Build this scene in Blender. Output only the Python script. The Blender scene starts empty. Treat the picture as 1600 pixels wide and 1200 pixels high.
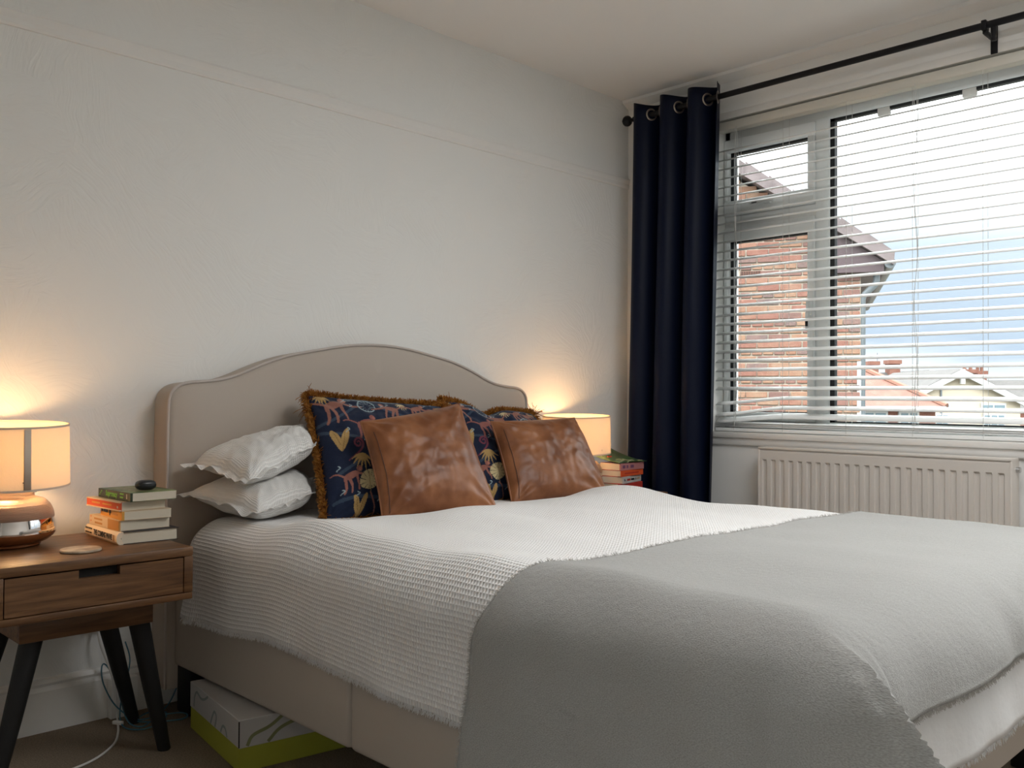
import bpy, bmesh, math, random
import numpy as np
from mathutils import Vector, Matrix, noise as mnoise
PI = math.pi
random.seed(7); np.random.seed(7)
S = bpy.context.scene
COL = S.collection

# ------------------------------------------------------------------ camera, world, exposure
cd = bpy.data.cameras.new('camera'); cam = bpy.data.objects.new('camera', cd); COL.objects.link(cam)
cd.sensor_width = 36.0; cd.lens = 1422.2/1600*36.0; cd.clip_start = 0.05; cd.clip_end = 500
_vx = Vector((1445, -30, -1422.2)).normalized()
_vy = Vector((-1400, -12, -1422.2)); _vy = (_vy - _vx*_vx.dot(_vy)).normalized()
_vz = _vx.cross(_vy)
cam.matrix_world = Matrix.Translation((0, 0, .96)) @ Matrix((_vx, _vy, _vz)).to_4x4()
S.camera = cam
S.view_settings.view_transform = 'Standard'; S.view_settings.look = 'None'
S.view_settings.exposure = 1.28; S.view_settings.gamma = 1.0; S.view_settings.use_curve_mapping = False
S.cycles.use_denoising = True
S.cycles.max_bounces = 12; S.cycles.diffuse_bounces = 6; S.cycles.transparent_max_bounces = 16
S.cycles.sample_clamp_indirect = 6.0
SKY_GAIN = 0.60
w = bpy.data.worlds.new('overcast_sky'); S.world = w; w.use_nodes = True
nt = w.node_tree; nt.nodes.clear()
tc = nt.nodes.new('ShaderNodeTexCoord'); sp = nt.nodes.new('ShaderNodeSeparateXYZ')
nt.links.new(tc.outputs['Generated'], sp.inputs[0])
mp = nt.nodes.new('ShaderNodeMapping'); mp.inputs['Scale'].default_value = (2.2, 2.2, 11)
nt.links.new(tc.outputs['Generated'], mp.inputs[0])
nz = nt.nodes.new('ShaderNodeTexNoise'); nz.inputs['Scale'].default_value = 1.6; nz.inputs['Detail'].default_value = 5
nz.inputs['Roughness'].default_value = .5
nt.links.new(mp.outputs[0], nz.inputs['Vector'])
ma = nt.nodes.new('ShaderNodeMath'); ma.operation = 'MULTIPLY_ADD'; ma.inputs[1].default_value = .16; ma.inputs[2].default_value = -.08
nt.links.new(nz.outputs['Fac'], ma.inputs[0])
ad = nt.nodes.new('ShaderNodeMath'); ad.operation = 'ADD'
nt.links.new(sp.outputs['Z'], ad.inputs[0]); nt.links.new(ma.outputs[0], ad.inputs[1])
cr = nt.nodes.new('ShaderNodeValToRGB'); nt.links.new(ad.outputs[0], cr.inputs[0])
E_ = cr.color_ramp; E_.elements[0].position = 0.0; E_.elements[0].color = (.72, .78, .82, 1)
E_.elements[1].position = 1.0; E_.elements[1].color = (1, 1, 1, 1)
for p, c in ((.035, (.76, .82, .86, 1)), (.07, (.47, .57, .70, 1)), (.13, (.53, .63, .74, 1)), (.19, (.68, .77, .83, 1)), (.30, (.95, .985, 1.0, 1))):
    e = E_.elements.new(p); e.color = c
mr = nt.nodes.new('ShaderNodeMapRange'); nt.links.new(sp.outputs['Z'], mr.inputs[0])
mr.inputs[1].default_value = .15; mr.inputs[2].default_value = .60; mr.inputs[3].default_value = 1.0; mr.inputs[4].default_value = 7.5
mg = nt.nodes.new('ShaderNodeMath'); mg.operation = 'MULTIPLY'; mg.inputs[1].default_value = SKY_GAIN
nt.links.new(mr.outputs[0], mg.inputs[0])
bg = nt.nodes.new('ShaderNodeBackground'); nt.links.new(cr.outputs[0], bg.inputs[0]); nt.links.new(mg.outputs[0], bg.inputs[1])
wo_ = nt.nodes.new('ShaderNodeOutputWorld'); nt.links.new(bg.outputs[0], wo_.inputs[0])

# room dimensions
D = 2.80        # headboard wall (y)
XW = 3.553      # window wall (x)
CEIL = 2.42
XL, YF = -1.15, -1.55

# soft round fill lamp, added out of view to brighten the room
ld = bpy.data.lights.new('fill_light', 'AREA'); ld.shape = 'DISK'; ld.size = 1.3; ld.energy = 14; ld.color = (1, 1, 1)
lo = bpy.data.objects.new('fill_light', ld); COL.objects.link(lo); lo.location = (2.15, .40, CEIL-.05)

# ------------------------------------------------------------------ helpers
def wloc(o):
    v = Vector((0, 0, 0))
    while o is not None:
        v += o.location; o = o.parent
    return v

def props(o, label=None, cat=None, group=None, kind=None):
    if label: o['label'] = label
    if cat: o['category'] = cat
    if group: o['group'] = group
    if kind: o['kind'] = kind
    return o

def thing(name, label, cat, loc, group=None):
    o = bpy.data.objects.new(name, None); o.empty_display_size = .05
    o.location = loc; COL.objects.link(o)
    return props(o, label, cat, group)

class MB:
    def __init__(s): s.v = []; s.f = []; s.sm = []
    def add(s, vs, fs, smooth=False):
        n = len(s.v); s.v += [tuple(v) for v in vs]; s.f += [tuple(i+n for i in f) for f in fs]; s.sm += [smooth]*len(fs); return s
    def box(s, x0, x1, y0, y1, z0, z1, b=0, seg=2, M=None):
        if b <= 0:
            vs = [Vector((x, y, z)) for x in (x0, x1) for y in (y0, y1) for z in (z0, z1)]
            fs = [(0, 1, 3, 2), (4, 6, 7, 5), (0, 4, 5, 1), (2, 3, 7, 6), (0, 2, 6, 4), (1, 5, 7, 3)]
            if M: vs = [M @ v for v in vs]
            return s.add(vs, fs)
        bm = bmesh.new(); bmesh.ops.create_cube(bm, size=1)
        for v in bm.verts:
            v.co = Vector(((x0+x1)/2+v.co.x*(x1-x0), (y0+y1)/2+v.co.y*(y1-y0), (z0+z1)/2+v.co.z*(z1-z0)))
        bmesh.ops.bevel(bm, geom=bm.edges[:], offset=b, segments=seg, affect='EDGES', profile=.5)
        bm.verts.index_update()
        vs = [v.co.copy() for v in bm.verts]; fs = [[v.index for v in f.verts] for f in bm.faces]; bm.free()
        if M: vs = [M @ v for v in vs]
        return s.add(vs, fs, True)
    def tube(s, pts, r, n=8, caps=True):
        pts = [Vector(p) for p in pts]; m = len(pts)
        rs = r if isinstance(r, (list, tuple)) else [r]*m
        vs = []; up = None
        for i, p in enumerate(pts):
            t = (pts[min(i+1, m-1)]-pts[max(i-1, 0)]).normalized()
            if up is None: up = t.orthogonal().normalized()
            up = (up-t*up.dot(t))
            up = up.normalized() if up.length > 1e-6 else t.orthogonal().normalized()
            q = t.cross(up)
            for k in range(n):
                a = 2*PI*k/n; vs.append(p+(up*math.cos(a)+q*math.sin(a))*rs[i])
        fs = [(i*n+k, i*n+(k+1) % n, (i+1)*n+(k+1) % n, (i+1)*n+k) for i in range(m-1) for k in range(n)]
        if caps: fs += [tuple(range(n-1, -1, -1)), tuple((m-1)*n+k for k in range(n))]
        return s.add(vs, fs, True)
    def lathe(s, prof, c, n=48, cap=False):
        vs = []; m = len(prof)
        for r, z in prof:
            for k in range(n):
                a = 2*PI*k/n; vs.append((c[0]+r*math.cos(a), c[1]+r*math.sin(a), c[2]+z))
        fs = [(i*n+k, i*n+(k+1) % n, (i+1)*n+(k+1) % n, (i+1)*n+k) for i in range(m-1) for k in range(n)]
        if cap: fs += [tuple(range(n-1, -1, -1)), tuple((m-1)*n+k for k in range(n))]
        return s.add(vs, fs, True)
    def prism(s, poly, a0, a1, axis):   # poly in 2D, extruded on axis ('x': poly=(y,z); 'y': poly=(x,z); 'z': poly=(x,y))
        def P(p, a):
            return {'x': (a, p[0], p[1]), 'y': (p[0], a, p[1]), 'z': (p[0], p[1], a)}[axis]
        n = len(poly); vs = [P(p, a0) for p in poly]+[P(p, a1) for p in poly]
        fs = [tuple(range(n)), tuple(range(2*n-1, n-1, -1))]+[(i, (i+1) % n, (i+1) % n+n, i+n) for i in range(n)]
        return s.add(vs, fs)
    def grid(s, P):       # P[i][j] array of points
        P = np.asarray(P); a, b = P.shape[:2]
        vs = P.reshape(-1, 3).tolist()
        fs = [(i*b+j, i*b+j+1, (i+1)*b+j+1, (i+1)*b+j) for i in range(a-1) for j in range(b-1)]
        return s.add(vs, fs, True)
    def xform(s, M): s.v = [tuple(M @ Vector(v)) for v in s.v]; return s
    def build(s, name, m, parent=None, label=None, cat=None, group=None, kind=None, uv=None):
        me = bpy.data.meshes.new(name)
        o = wloc(parent) if parent else Vector((0, 0, 0))
        me.from_pydata([(v[0]-o.x, v[1]-o.y, v[2]-o.z) for v in s.v], [], s.f)
        me.polygons.foreach_set('use_smooth', s.sm)
        if any(s.sm):
            try: me.set_sharp_from_angle(angle=math.radians(42))
            except Exception: pass
        if uv is not None:
            l = me.uv_layers.new(name='UVMap'); idx = np.zeros(len(me.loops), dtype=np.int32); me.loops.foreach_get('vertex_index', idx)
            l.data.foreach_set('uv', np.asarray(uv, dtype=np.float32)[idx].ravel())
        bm = bmesh.new(); bm.from_mesh(me); bmesh.ops.recalc_face_normals(bm, faces=bm.faces[:]); bm.to_mesh(me); bm.free()
        me.materials.append(m); me.update()
        ob = bpy.data.objects.new(name, me); COL.objects.link(ob)
        if parent: ob.parent = parent
        return props(ob, label, cat, group, kind)

def copy_tree(o, loc):
    c = o.copy(); COL.objects.link(c); c.location = loc
    for ch in o.children:
        d = ch.copy(); COL.objects.link(d); d.parent = c
        for g in ch.children:
            e = g.copy(); COL.objects.link(e); e.parent = d
    return c

def fn(x, y, z=0.0, s=1.0):
    return mnoise.noise(Vector((x*s, y*s, z*s)))

# ------------------------------------------------------------------ materials
def mat(name, col, rough=.7, metal=0, bump=None, var=None, coord='Object', spec=.5, sheen=0, build=None):
    """bump=(kind, scale, strength, distance[, stretch]); var=(scale, colour2, contrast)"""
    m = bpy.data.materials.new(name); m.use_nodes = True; t = m.node_tree; b = t.nodes['Principled BSDF']
    b.inputs['Base Color'].default_value = (*col, 1); b.inputs['Roughness'].default_value = rough; b.inputs['Metallic'].default_value = metal
    b.inputs['Specular IOR Level'].default_value = spec; b.inputs['Sheen Weight'].default_value = sheen
    c = t.nodes.new('ShaderNodeTexCoord').outputs[coord]
    def mapped(st):
        if not st: return c
        q = t.nodes.new('ShaderNodeMapping'); q.inputs['Scale'].default_value = st; t.links.new(c, q.inputs[0]); return q.outputs[0]
    if var:
        n = t.nodes.new('ShaderNodeTexNoise'); n.inputs['Scale'].default_value = var[0]; n.inputs['Detail'].default_value = 5
        t.links.new(mapped(var[3] if len(var) > 3 else None), n.inputs['Vector'])
        r = t.nodes.new('ShaderNodeValToRGB'); k = var[2]
        r.color_ramp.elements[0].position = .5-k; r.color_ramp.elements[1].position = .5+k
        r.color_ramp.elements[0].color = (*col, 1); r.color_ramp.elements[1].color = (*var[1], 1)
        t.links.new(n.outputs['Fac'], r.inputs[0]); t.links.new(r.outputs[0], b.inputs['Base Color'])
    if bump:
        if bump[0] == 'noise':
            n = t.nodes.new('ShaderNodeTexNoise'); n.inputs['Scale'].default_value = bump[1]; n.inputs['Detail'].default_value = 6
            t.links.new(mapped(bump[4] if len(bump) > 4 else None), n.inputs['Vector']); h = n.outputs['Fac']
        elif bump[0] == 'voronoi':
            n = t.nodes.new('ShaderNodeTexVoronoi'); n.inputs['Scale'].default_value = bump[1]
            t.links.new(mapped(bump[4] if len(bump) > 4 else None), n.inputs['Vector']); h = n.outputs['Distance']
        bp = t.nodes.new('ShaderNodeBump'); bp.inputs['Strength'].default_value = bump[2]; bp.inputs['Distance'].default_value = bump[3]
        t.links.new(h, bp.inputs['Height']); t.links.new(bp.outputs[0], b.inputs['Normal'])
    if build: build(m, t, b, c)
    return m

def brushed_plaster(m, t, b, c):
    v = t.nodes.new('ShaderNodeTexVoronoi'); v.inputs['Scale'].default_value = 5.5; v.inputs['Randomness'].default_value = 1
    d = t.nodes.new('ShaderNodeTexNoise'); d.inputs['Scale'].default_value = 4
    mx = t.nodes.new('ShaderNodeMix'); mx.data_type = 'VECTOR'; mx.inputs[0].default_value = .12
    t.links.new(c, d.inputs['Vector']); t.links.new(c, mx.inputs[4]); t.links.new(d.outputs['Color'], mx.inputs[5])
    t.links.new(mx.outputs[1], v.inputs['Vector'])
    s = t.nodes.new('ShaderNodeSeparateColor'); t.links.new(v.outputs['Color'], s.inputs[0])
    a = t.nodes.new('ShaderNodeMath'); a.operation = 'MULTIPLY'; a.inputs[1].default_value = 6.28; t.links.new(s.outputs[0], a.inputs[0])
    r = t.nodes.new('ShaderNodeVectorRotate'); r.rotation_type = 'Y_AXIS'; t.links.new(mx.outputs[1], r.inputs['Vector']); t.links.new(a.outputs[0], r.inputs['Angle'])
    q = t.nodes.new('ShaderNodeMapping'); q.inputs['Scale'].default_value = (95, 1, 13); t.links.new(r.outputs[0], q.inputs[0])
    n = t.nodes.new('ShaderNodeTexNoise'); n.inputs['Scale'].default_value = 1; n.inputs['Detail'].default_value = 2; n.inputs['Distortion'].default_value = .8
    t.links.new(q.outputs[0], n.inputs['Vector'])
    k = t.nodes.new('ShaderNodeTexNoise'); k.inputs['Scale'].default_value = 2.6; t.links.new(c, k.inputs['Vector'])
    kr = t.nodes.new('ShaderNodeMapRange'); kr.inputs[1].default_value = .34; kr.inputs[2].default_value = .56; t.links.new(k.outputs['Fac'], kr.inputs[0])
    ml = t.nodes.new('ShaderNodeMath'); ml.operation = 'MULTIPLY'; t.links.new(n.outputs['Fac'], ml.inputs[0]); t.links.new(kr.outputs[0], ml.inputs[1])
    bp = t.nodes.new('ShaderNodeBump'); bp.inputs['Strength'].default_value = .7; bp.inputs['Distance'].default_value = .004
    t.links.new(ml.outputs[0], bp.inputs['Height']); t.links.new(bp.outputs[0], b.inputs['Normal'])

def waffle(m, t, b, c, depth=.0031):
    sx = t.nodes.new('ShaderNodeSeparateXYZ'); t.links.new(c, sx.inputs[0])
    def rib(o, p, pw):
        a = t.nodes.new('ShaderNodeMath'); a.operation = 'MULTIPLY'; a.inputs[1].default_value = PI/p; t.links.new(o, a.inputs[0])
        q = t.nodes.new('ShaderNodeMath'); q.operation = 'SINE'; t.links.new(a.outputs[0], q.inputs[0])
        q2 = t.nodes.new('ShaderNodeMath'); q2.operation = 'ABSOLUTE'; t.links.new(q.outputs[0], q2.inputs[0])
        q3 = t.nodes.new('ShaderNodeMath'); q3.operation = 'POWER'; q3.inputs[1].default_value = pw; t.links.new(q2.outputs[0], q3.inputs[0])
        return q3.outputs[0]
    A = rib(sx.outputs[0], .0118, 1.0); B = rib(sx.outputs[1], .0085, 1.0)
    mn = t.nodes.new('ShaderNodeMath'); mn.operation = 'MULTIPLY'; t.links.new(A, mn.inputs[0]); t.links.new(B, mn.inputs[1])
    iv = t.nodes.new('ShaderNodeMath'); iv.operation = 'SUBTRACT'; iv.inputs[0].default_value = 1; t.links.new(mn.outputs[0], iv.inputs[1])
    bp = t.nodes.new('ShaderNodeBump'); bp.inputs['Strength'].default_value = 1.0; bp.inputs['Distance'].default_value = depth
    t.links.new(iv.outputs[0], bp.inputs['Height']); t.links.new(bp.outputs[0], b.inputs['Normal'])

def wood_(m, t, b, c):
    q = t.nodes.new('ShaderNodeMapping'); q.inputs['Scale'].default_value = (1.6, 16, 16); t.links.new(c, q.inputs[0])
    n = t.nodes.new('ShaderNodeTexNoise'); n.inputs['Scale'].default_value = 3; n.inputs['Detail'].default_value = 8; n.inputs['Distortion'].default_value = 1.2
    t.links.new(q.outputs[0], n.inputs['Vector'])
    r = t.nodes.new('ShaderNodeValToRGB'); e = r.color_ramp.elements
    e[0].position = .3; e[0].color = (.070, .029, .011, 1); e[1].position = .72; e[1].color = (.20, .098, .040, 1)
    x = e.new(.5); x.color = (.135, .061, .023, 1)
    t.links.new(n.outputs['Fac'], r.inputs[0]); t.links.new(r.outputs[0], b.inputs['Base Color'])
    q2 = t.nodes.new('ShaderNodeMapping'); q2.inputs['Scale'].default_value = (14, 160, 160); t.links.new(c, q2.inputs[0])
    n2 = t.nodes.new('ShaderNodeTexNoise'); n2.inputs['Scale'].default_value = 2; t.links.new(q2.outputs[0], n2.inputs['Vector'])
    bp = t.nodes.new('ShaderNodeBump'); bp.inputs['Strength'].default_value = .25; bp.inputs['Distance'].default_value = .001
    t.links.new(n2.outputs['Fac'], bp.inputs['Height']); t.links.new(bp.outputs[0], b.inputs['Normal'])

def leather_(m, t, b, c):
    n = t.nodes.new('ShaderNodeTexNoise'); n.inputs['Scale'].default_value = 9; n.inputs['Detail'].default_value = 6; t.links.new(c, n.inputs['Vector'])
    r = t.nodes.new('ShaderNodeValToRGB'); e = r.color_ramp.elements
    e[0].position = .36; e[0].color = (.145, .046, .014, 1); e[1].position = .68; e[1].color = (.31, .122, .048, 1)
    t.links.new(n.outputs['Fac'], r.inputs[0]); t.links.new(r.outputs[0], b.inputs['Base Color'])
    n2 = t.nodes.new('ShaderNodeTexNoise'); n2.inputs['Scale'].default_value = 9; n2.inputs['Detail'].default_value = 5; n2.inputs['Distortion'].default_value = 1.8
    t.links.new(c, n2.inputs['Vector'])
    n3 = t.nodes.new('ShaderNodeTexVoronoi'); n3.inputs['Scale'].default_value = 420; t.links.new(c, n3.inputs['Vector'])
    b1 = t.nodes.new('ShaderNodeBump'); b1.inputs['Strength'].default_value = .07; b1.inputs['Distance'].default_value = .004; t.links.new(n2.outputs['Fac'], b1.inputs['Height'])
    b2 = t.nodes.new('ShaderNodeBump'); b2.inputs['Strength'].default_value = .25; b2.inputs['Distance'].default_value = .0006; t.links.new(n3.outputs['Distance'], b2.inputs['Height'])
    t.links.new(b1.outputs[0], b2.inputs['Normal']); t.links.new(b2.outputs[0], b.inputs['Normal'])
    rr = t.nodes.new('ShaderNodeMapRange'); rr.inputs[3].default_value = .33; rr.inputs[4].default_value = .50; b.inputs['Specular IOR Level'].default_value = .38; t.links.new(n.outputs['Fac'], rr.inputs[0]); t.links.new(rr.outputs[0], b.inputs['Roughness'])

def wool_(m, t, b, c):
    n = t.nodes.new('ShaderNodeTexNoise'); n.inputs['Scale'].default_value = 520; n.inputs['Detail'].default_value = 4
    q = t.nodes.new('ShaderNodeMapping'); q.inputs['Scale'].default_value = (1, .7, 1); q.inputs['Rotation'].default_value = (0, 0, .7)
    t.links.new(c, q.inputs[0]); t.links.new(q.outputs[0], n.inputs['Vector'])
    n2 = t.nodes.new('ShaderNodeTexNoise'); n2.inputs['Scale'].default_value = 70; n2.inputs['Detail'].default_value = 3; t.links.new(c, n2.inputs['Vector'])
    b1 = t.nodes.new('ShaderNodeBump'); b1.inputs['Strength'].default_value = .7; b1.inputs['Distance'].default_value = .0022; t.links.new(n.outputs['Fac'], b1.inputs['Height'])
    b2 = t.nodes.new('ShaderNodeBump'); b2.inputs['Strength'].default_value = .5; b2.inputs['Distance'].default_value = .004; t.links.new(n2.outputs['Fac'], b2.inputs['Height'])
    t.links.new(b1.outputs[0], b2.inputs['Normal']); t.links.new(b2.outputs[0], b.inputs['Normal'])
    r = t.nodes.new('ShaderNodeValToRGB'); e = r.color_ramp.elements
    e[0].position = .3; e[0].color = (.29, .285, .27, 1); e[1].position = .7; e[1].color = (.42, .415, .40, 1)
    t.links.new(n.outputs['Fac'], r.inputs[0]); t.links.new(r.outputs[0], b.inputs['Base Color'])

def shade_(m, t, b, c):
    out = [n for n in t.nodes if n.type == 'OUTPUT_MATERIAL'][0]; t.nodes.remove(b)
    d = t.nodes.new('ShaderNodeBsdfDiffuse'); d.inputs[0].default_value = (.88, .83, .75, 1)
    tr = t.nodes.new('ShaderNodeBsdfTranslucent'); tr.inputs[0].default_value = (.86, .76, .60, 1)
    mx = t.nodes.new('ShaderNodeMixShader'); mx.inputs[0].default_value = .45
    q = t.nodes.new('ShaderNodeMapping'); q.inputs['Scale'].default_value = (1, 1, 1); t.links.new(c, q.inputs[0])
    n = t.nodes.new('ShaderNodeTexNoise'); n.inputs['Scale'].default_value = 380; t.links.new(q.outputs[0], n.inputs['Vector'])
    bp = t.nodes.new('ShaderNodeBump'); bp.inputs['Strength'].default_value = .4; bp.inputs['Distance'].default_value = .001
    t.links.new(n.outputs['Fac'], bp.inputs['Height']); t.links.new(bp.outputs[0], d.inputs['Normal'])
    t.links.new(d.outputs[0], mx.inputs[1]); t.links.new(tr.outputs[0], mx.inputs[2]); t.links.new(mx.outputs[0], out.inputs[0])

def glass_(m, t, b, c):
    out = [n for n in t.nodes if n.type == 'OUTPUT_MATERIAL'][0]; t.nodes.remove(b)
    g = t.nodes.new('ShaderNodeBsdfGlossy'); g.inputs['Roughness'].default_value = .02
    tr = t.nodes.new('ShaderNodeBsdfTransparent'); tr.inputs[0].default_value = (.97, .985, .98, 1)
    f = t.nodes.new('ShaderNodeFresnel'); f.inputs[0].default_value = 1.35
    mx = t.nodes.new('ShaderNodeMixShader'); t.links.new(f.outputs[0], mx.inputs[0]); t.links.new(tr.outputs[0], mx.inputs[1]); t.links.new(g.outputs[0], mx.inputs[2])
    t.links.new(mx.outputs[0], out.inputs[0])

def print_(m, t, b, c):
    a = t.nodes.new('ShaderNodeVertexColor'); a.layer_name = 'print'; t.links.new(a.outputs[0], b.inputs['Base Color'])
    n = t.nodes.new('ShaderNodeTexNoise'); n.inputs['Scale'].default_value = 22; n.inputs['Detail'].default_value = 3; t.links.new(c, n.inputs['Vector'])
    bp = t.nodes.new('ShaderNodeBump'); bp.inputs['Strength'].default_value = .5; bp.inputs['Distance'].default_value = .006
    t.links.new(n.outputs['Fac'], bp.inputs['Height']); t.links.new(bp.outputs[0], b.inputs['Normal'])

M = {}
M['wall'] = mat('textured_wall_paint', (.82, .82, .80), .85, spec=.25, build=brushed_plaster)
M['wall2'] = mat('smooth_wall_paint', (.82, .815, .795), .8, bump=('noise', 9, .15, .003), spec=.3)
M['ceiling'] = mat('ceiling_paint', (.84, .83, .815), .9, bump=('noise', 12, .1, .002), spec=.2)
M['trim'] = mat('white_gloss_paint', (.80, .785, .755), .38, bump=('noise', 16, .12, .002))
M['carpet'] = mat('brown_carpet', (.17, .13, .09), .95, bump=('noise', 330, .9, .004), var=(240, (.30, .24, .18), .2), spec=.1)
M['upvc'] = mat('white_upvc', (.80, .82, .82), .32, bump=('noise', 3, .05, .001))
M['gasket'] = mat('black_gasket', (.012, .014, .016), .6, bump=('noise', 40, .1, .001))
M['glass'] = mat('window_glass', (1, 1, 1), 0, build=glass_)
M['slat'] = mat('blind_slat_white', (.90, .91, .90), .42, bump=('noise', 60, .05, .0005))
M['cord'] = mat('blind_cord', (.62, .62, .60), .8, bump=('noise', 300, .3, .0005))
M['cream'] = mat('headrail_cream', (.66, .63, .56), .3, bump=('noise', 5, .05, .001))
M['curtain'] = mat('navy_sateen', (.0025, .0055, .020), .45, bump=('noise', 500, .15, .0006), spec=.15)
M['rod'] = mat('black_metal', (.012, .012, .014), .45, .6, bump=('noise', 50, .08, .0005))
M['ring'] = mat('brushed_ring', (.42, .36, .30), .35, .9, bump=('noise', 80, .08, .0005))
M['rad'] = mat('radiator_enamel', (.68, .63, .58), .35, bump=('noise', 6, .05, .001))
M['steel'] = mat('steel', (.55, .55, .55), .25, 1, bump=('noise', 60, .05, .0005))
M['fabric'] = mat('taupe_upholstery', (.47, .41, .355), .85, bump=('noise', 700, .35, .0008), spec=.2, sheen=.05)
M['piping'] = mat('pale_piping', (.50, .44, .40), .7, bump=('noise', 500, .3, .0006))
M['sheet'] = mat('white_cotton', (.74, .73, .73), .85, bump=('noise', 24, .35, .006), spec=.2)
M['waffle'] = mat('white_waffle_cotton', (.85, .835, .82), .9, spec=.15, coord='UV', build=waffle)
M['wool'] = mat('grey_wool', (.42, .40, .37), .95, spec=.1, sheen=.25, coord='UV', build=wool_)
M['woolend'] = mat('grey_wool_fibre', (.46, .44, .41), .9, spec=.1, sheen=.2, bump=('noise', 200, .2, .001))
M['leather'] = mat('tan_leather', (.35, .14, .05), .4, build=leather_)
M['thread'] = mat('dark_seam', (.06, .02, .008), .6, bump=('noise', 300, .2, .0005))
M['print'] = mat('printed_velvet', (.01, .02, .06), .75, spec=.25, sheen=.1, build=print_)
M['fringe'] = mat('rust_fringe', (.19, .060, .014), .9, var=(60, (.42, .19, .04), .2), spec=.1, bump=('noise', 90, .3, .002))
M['wood'] = mat('mango_wood', (.2, .09, .03), .42, build=wood_)
M['blackwood'] = mat('black_painted_wood', (.004, .004, .0045), .6, bump=('noise', 40, .1, .0008))
M['dark'] = mat('dark_recess', (.006, .005, .004), .8, bump=('noise', 40, .1, .0008))
M['shade'] = mat('linen_shade', (.8, .7, .5), .9, build=shade_)
M['seam'] = mat('shade_seam', (.60, .50, .40), .8, bump=('noise', 200, .2, .0006))
M['mercury'] = mat('mirrored_glass', (.86, .80, .76), .07, 1, bump=('noise', 9, .06, .003))
M['rose'] = mat('ridged_copper_glaze', (.66, .50, .40), .34, .6, bump=('noise', 1, .7, .004, (12, 12, 420)))
M['amber'] = mat('amber_glass_base', (.30, .11, .04), .12, .5, bump=('noise', 12, .1, .002))
M['paper'] = mat('book_pages', (.62, .55, .44), .9, bump=('noise', 1, .6, .001, (8, 8, 900)), spec=.1)
M['stone'] = mat('marble_coaster', (.56, .46, .34), .4, var=(26, (.30, .22, .15), .12), bump=('noise', 30, .1, .001))
M['plastic_black'] = mat('black_plastic', (.008, .009, .011), .32, bump=('noise', 60, .04, .0004))
M['plastic_white'] = mat('white_plastic', (.66, .65, .62), .4, bump=('noise', 60, .04, .0004))
M['blue_cable'] = mat('blue_cable', (.05, .16, .22), .5, bump=('noise', 100, .1, .0004))
M['lime'] = mat('lime_card', (.36, .36, .035), .6, bump=('noise', 80, .08, .0005))
M['card'] = mat('grey_white_card', (.52, .50, .49), .55, bump=('noise', 60, .08, .0005))
M['cardline'] = mat('printed_swirl_grey', (.26, .30, .30), .6, bump=('noise', 60, .08, .0005))
M['cardline2'] = mat('printed_swirl_olive', (.24, .25, .12), .6, bump=('noise', 60, .08, .0005))
def flat(name, c, r=.55): return mat(name, c, r, bump=('noise', 90, .08, .0004))
M['ink'] = flat('black_ink', (.01, .01, .012)); M['white_print'] = flat('white_print', (.7, .68, .62))
M['green_ink'] = flat('bright_green_ink', (.22, .62, .10)); M['green_cover'] = mat('dark_green_cover', (.035, .075, .02), .4, var=(22, (.22, .27, .10), .12), bump=('noise', 90, .08, .0004))
M['dgreen'] = flat('black_green_spine', (.018, .035, .012), .35)
M['orange'] = flat('orange_spine', (.62, .085, .02)); M['yellow'] = flat('yellow_spine', (.62, .30, .05)); M['cream_cover'] = flat('cream_cover', (.66, .52, .36))
M['ochre'] = flat('ochre_band', (.48, .23, .06)); M['ivory'] = flat('ivory_jacket', (.68, .56, .42)); M['navy_board'] = flat('dark_board', (.02, .018, .022))
M['red'] = flat('red_spine', (.40, .03, .02)); M['pink'] = flat('pink_spine', (.42, .17, .17)); M['mauve'] = flat('mauve_ink', (.16, .06, .12)); M['grey_spine'] = flat('grey_white_spine', (.50, .48, .46))
M['magazine'] = mat('green_magazine', (.012, .045, .012), .3, var=(30, (.05, .12, .035), .12), bump=('noise', 90, .08, .0004)); M['magink'] = flat('pale_print', (.5, .5, .3), .3)

# ------------------------------------------------------------------ room shell
ST = 'structure'
WY0, WY1, WZ0, WZ1 = -1.35, 2.31, .79, 2.222       # window opening, widened beyond the view to let in more light
YR = YF; XF = XW + .175
MB().box(XL-.1, XF, YR-.1, D+.1, -.12, 0).build('floor', M['carpet'], kind=ST)
MB().box(XL-.1, XF, YR-.1, D+.1, CEIL, CEIL+.12).build('ceiling', M['ceiling'], kind=ST)
MB().box(XL-.1, XF, D, D+.12, 0, CEIL).build('wall_back', M['wall'], kind=ST)
LY0, LY1, LZ0, LZ1 = -1.05, .10, .80, 2.15  # opening cut for the added left window
MB().box(XL-.12, XL, YR, LY0, 0, CEIL).box(XL-.12, XL, LY1, D, 0, CEIL).box(XL-.12, XL, LY0, LY1, 0, LZ0).box(XL-.12, XL, LY0, LY1, LZ1, CEIL).build('wall_left', M['wall2'], kind=ST)
MB().box(XL-.1, XF, YR-.12, YR, 0, CEIL).build('wall_front', M['wall2'], kind=ST)
b = MB()
b.box(XW, XF, YR, D, 0, WZ0).box(XW, XF, YR, D, WZ1, CEIL).box(XW, XF, WY1, D, WZ0, WZ1).box(XW, XF, YR, WY0, WZ0, WZ1)
b.build('wall_right', M['wall2'], kind=ST)
# narrow raised edge that trims the head of the opening
MB().box(XW-.003, XW+.004, WY0, WY1+.12, WZ1-.002, WZ1+.03, .003).build('trim_1', M['trim'], kind=ST)
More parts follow.
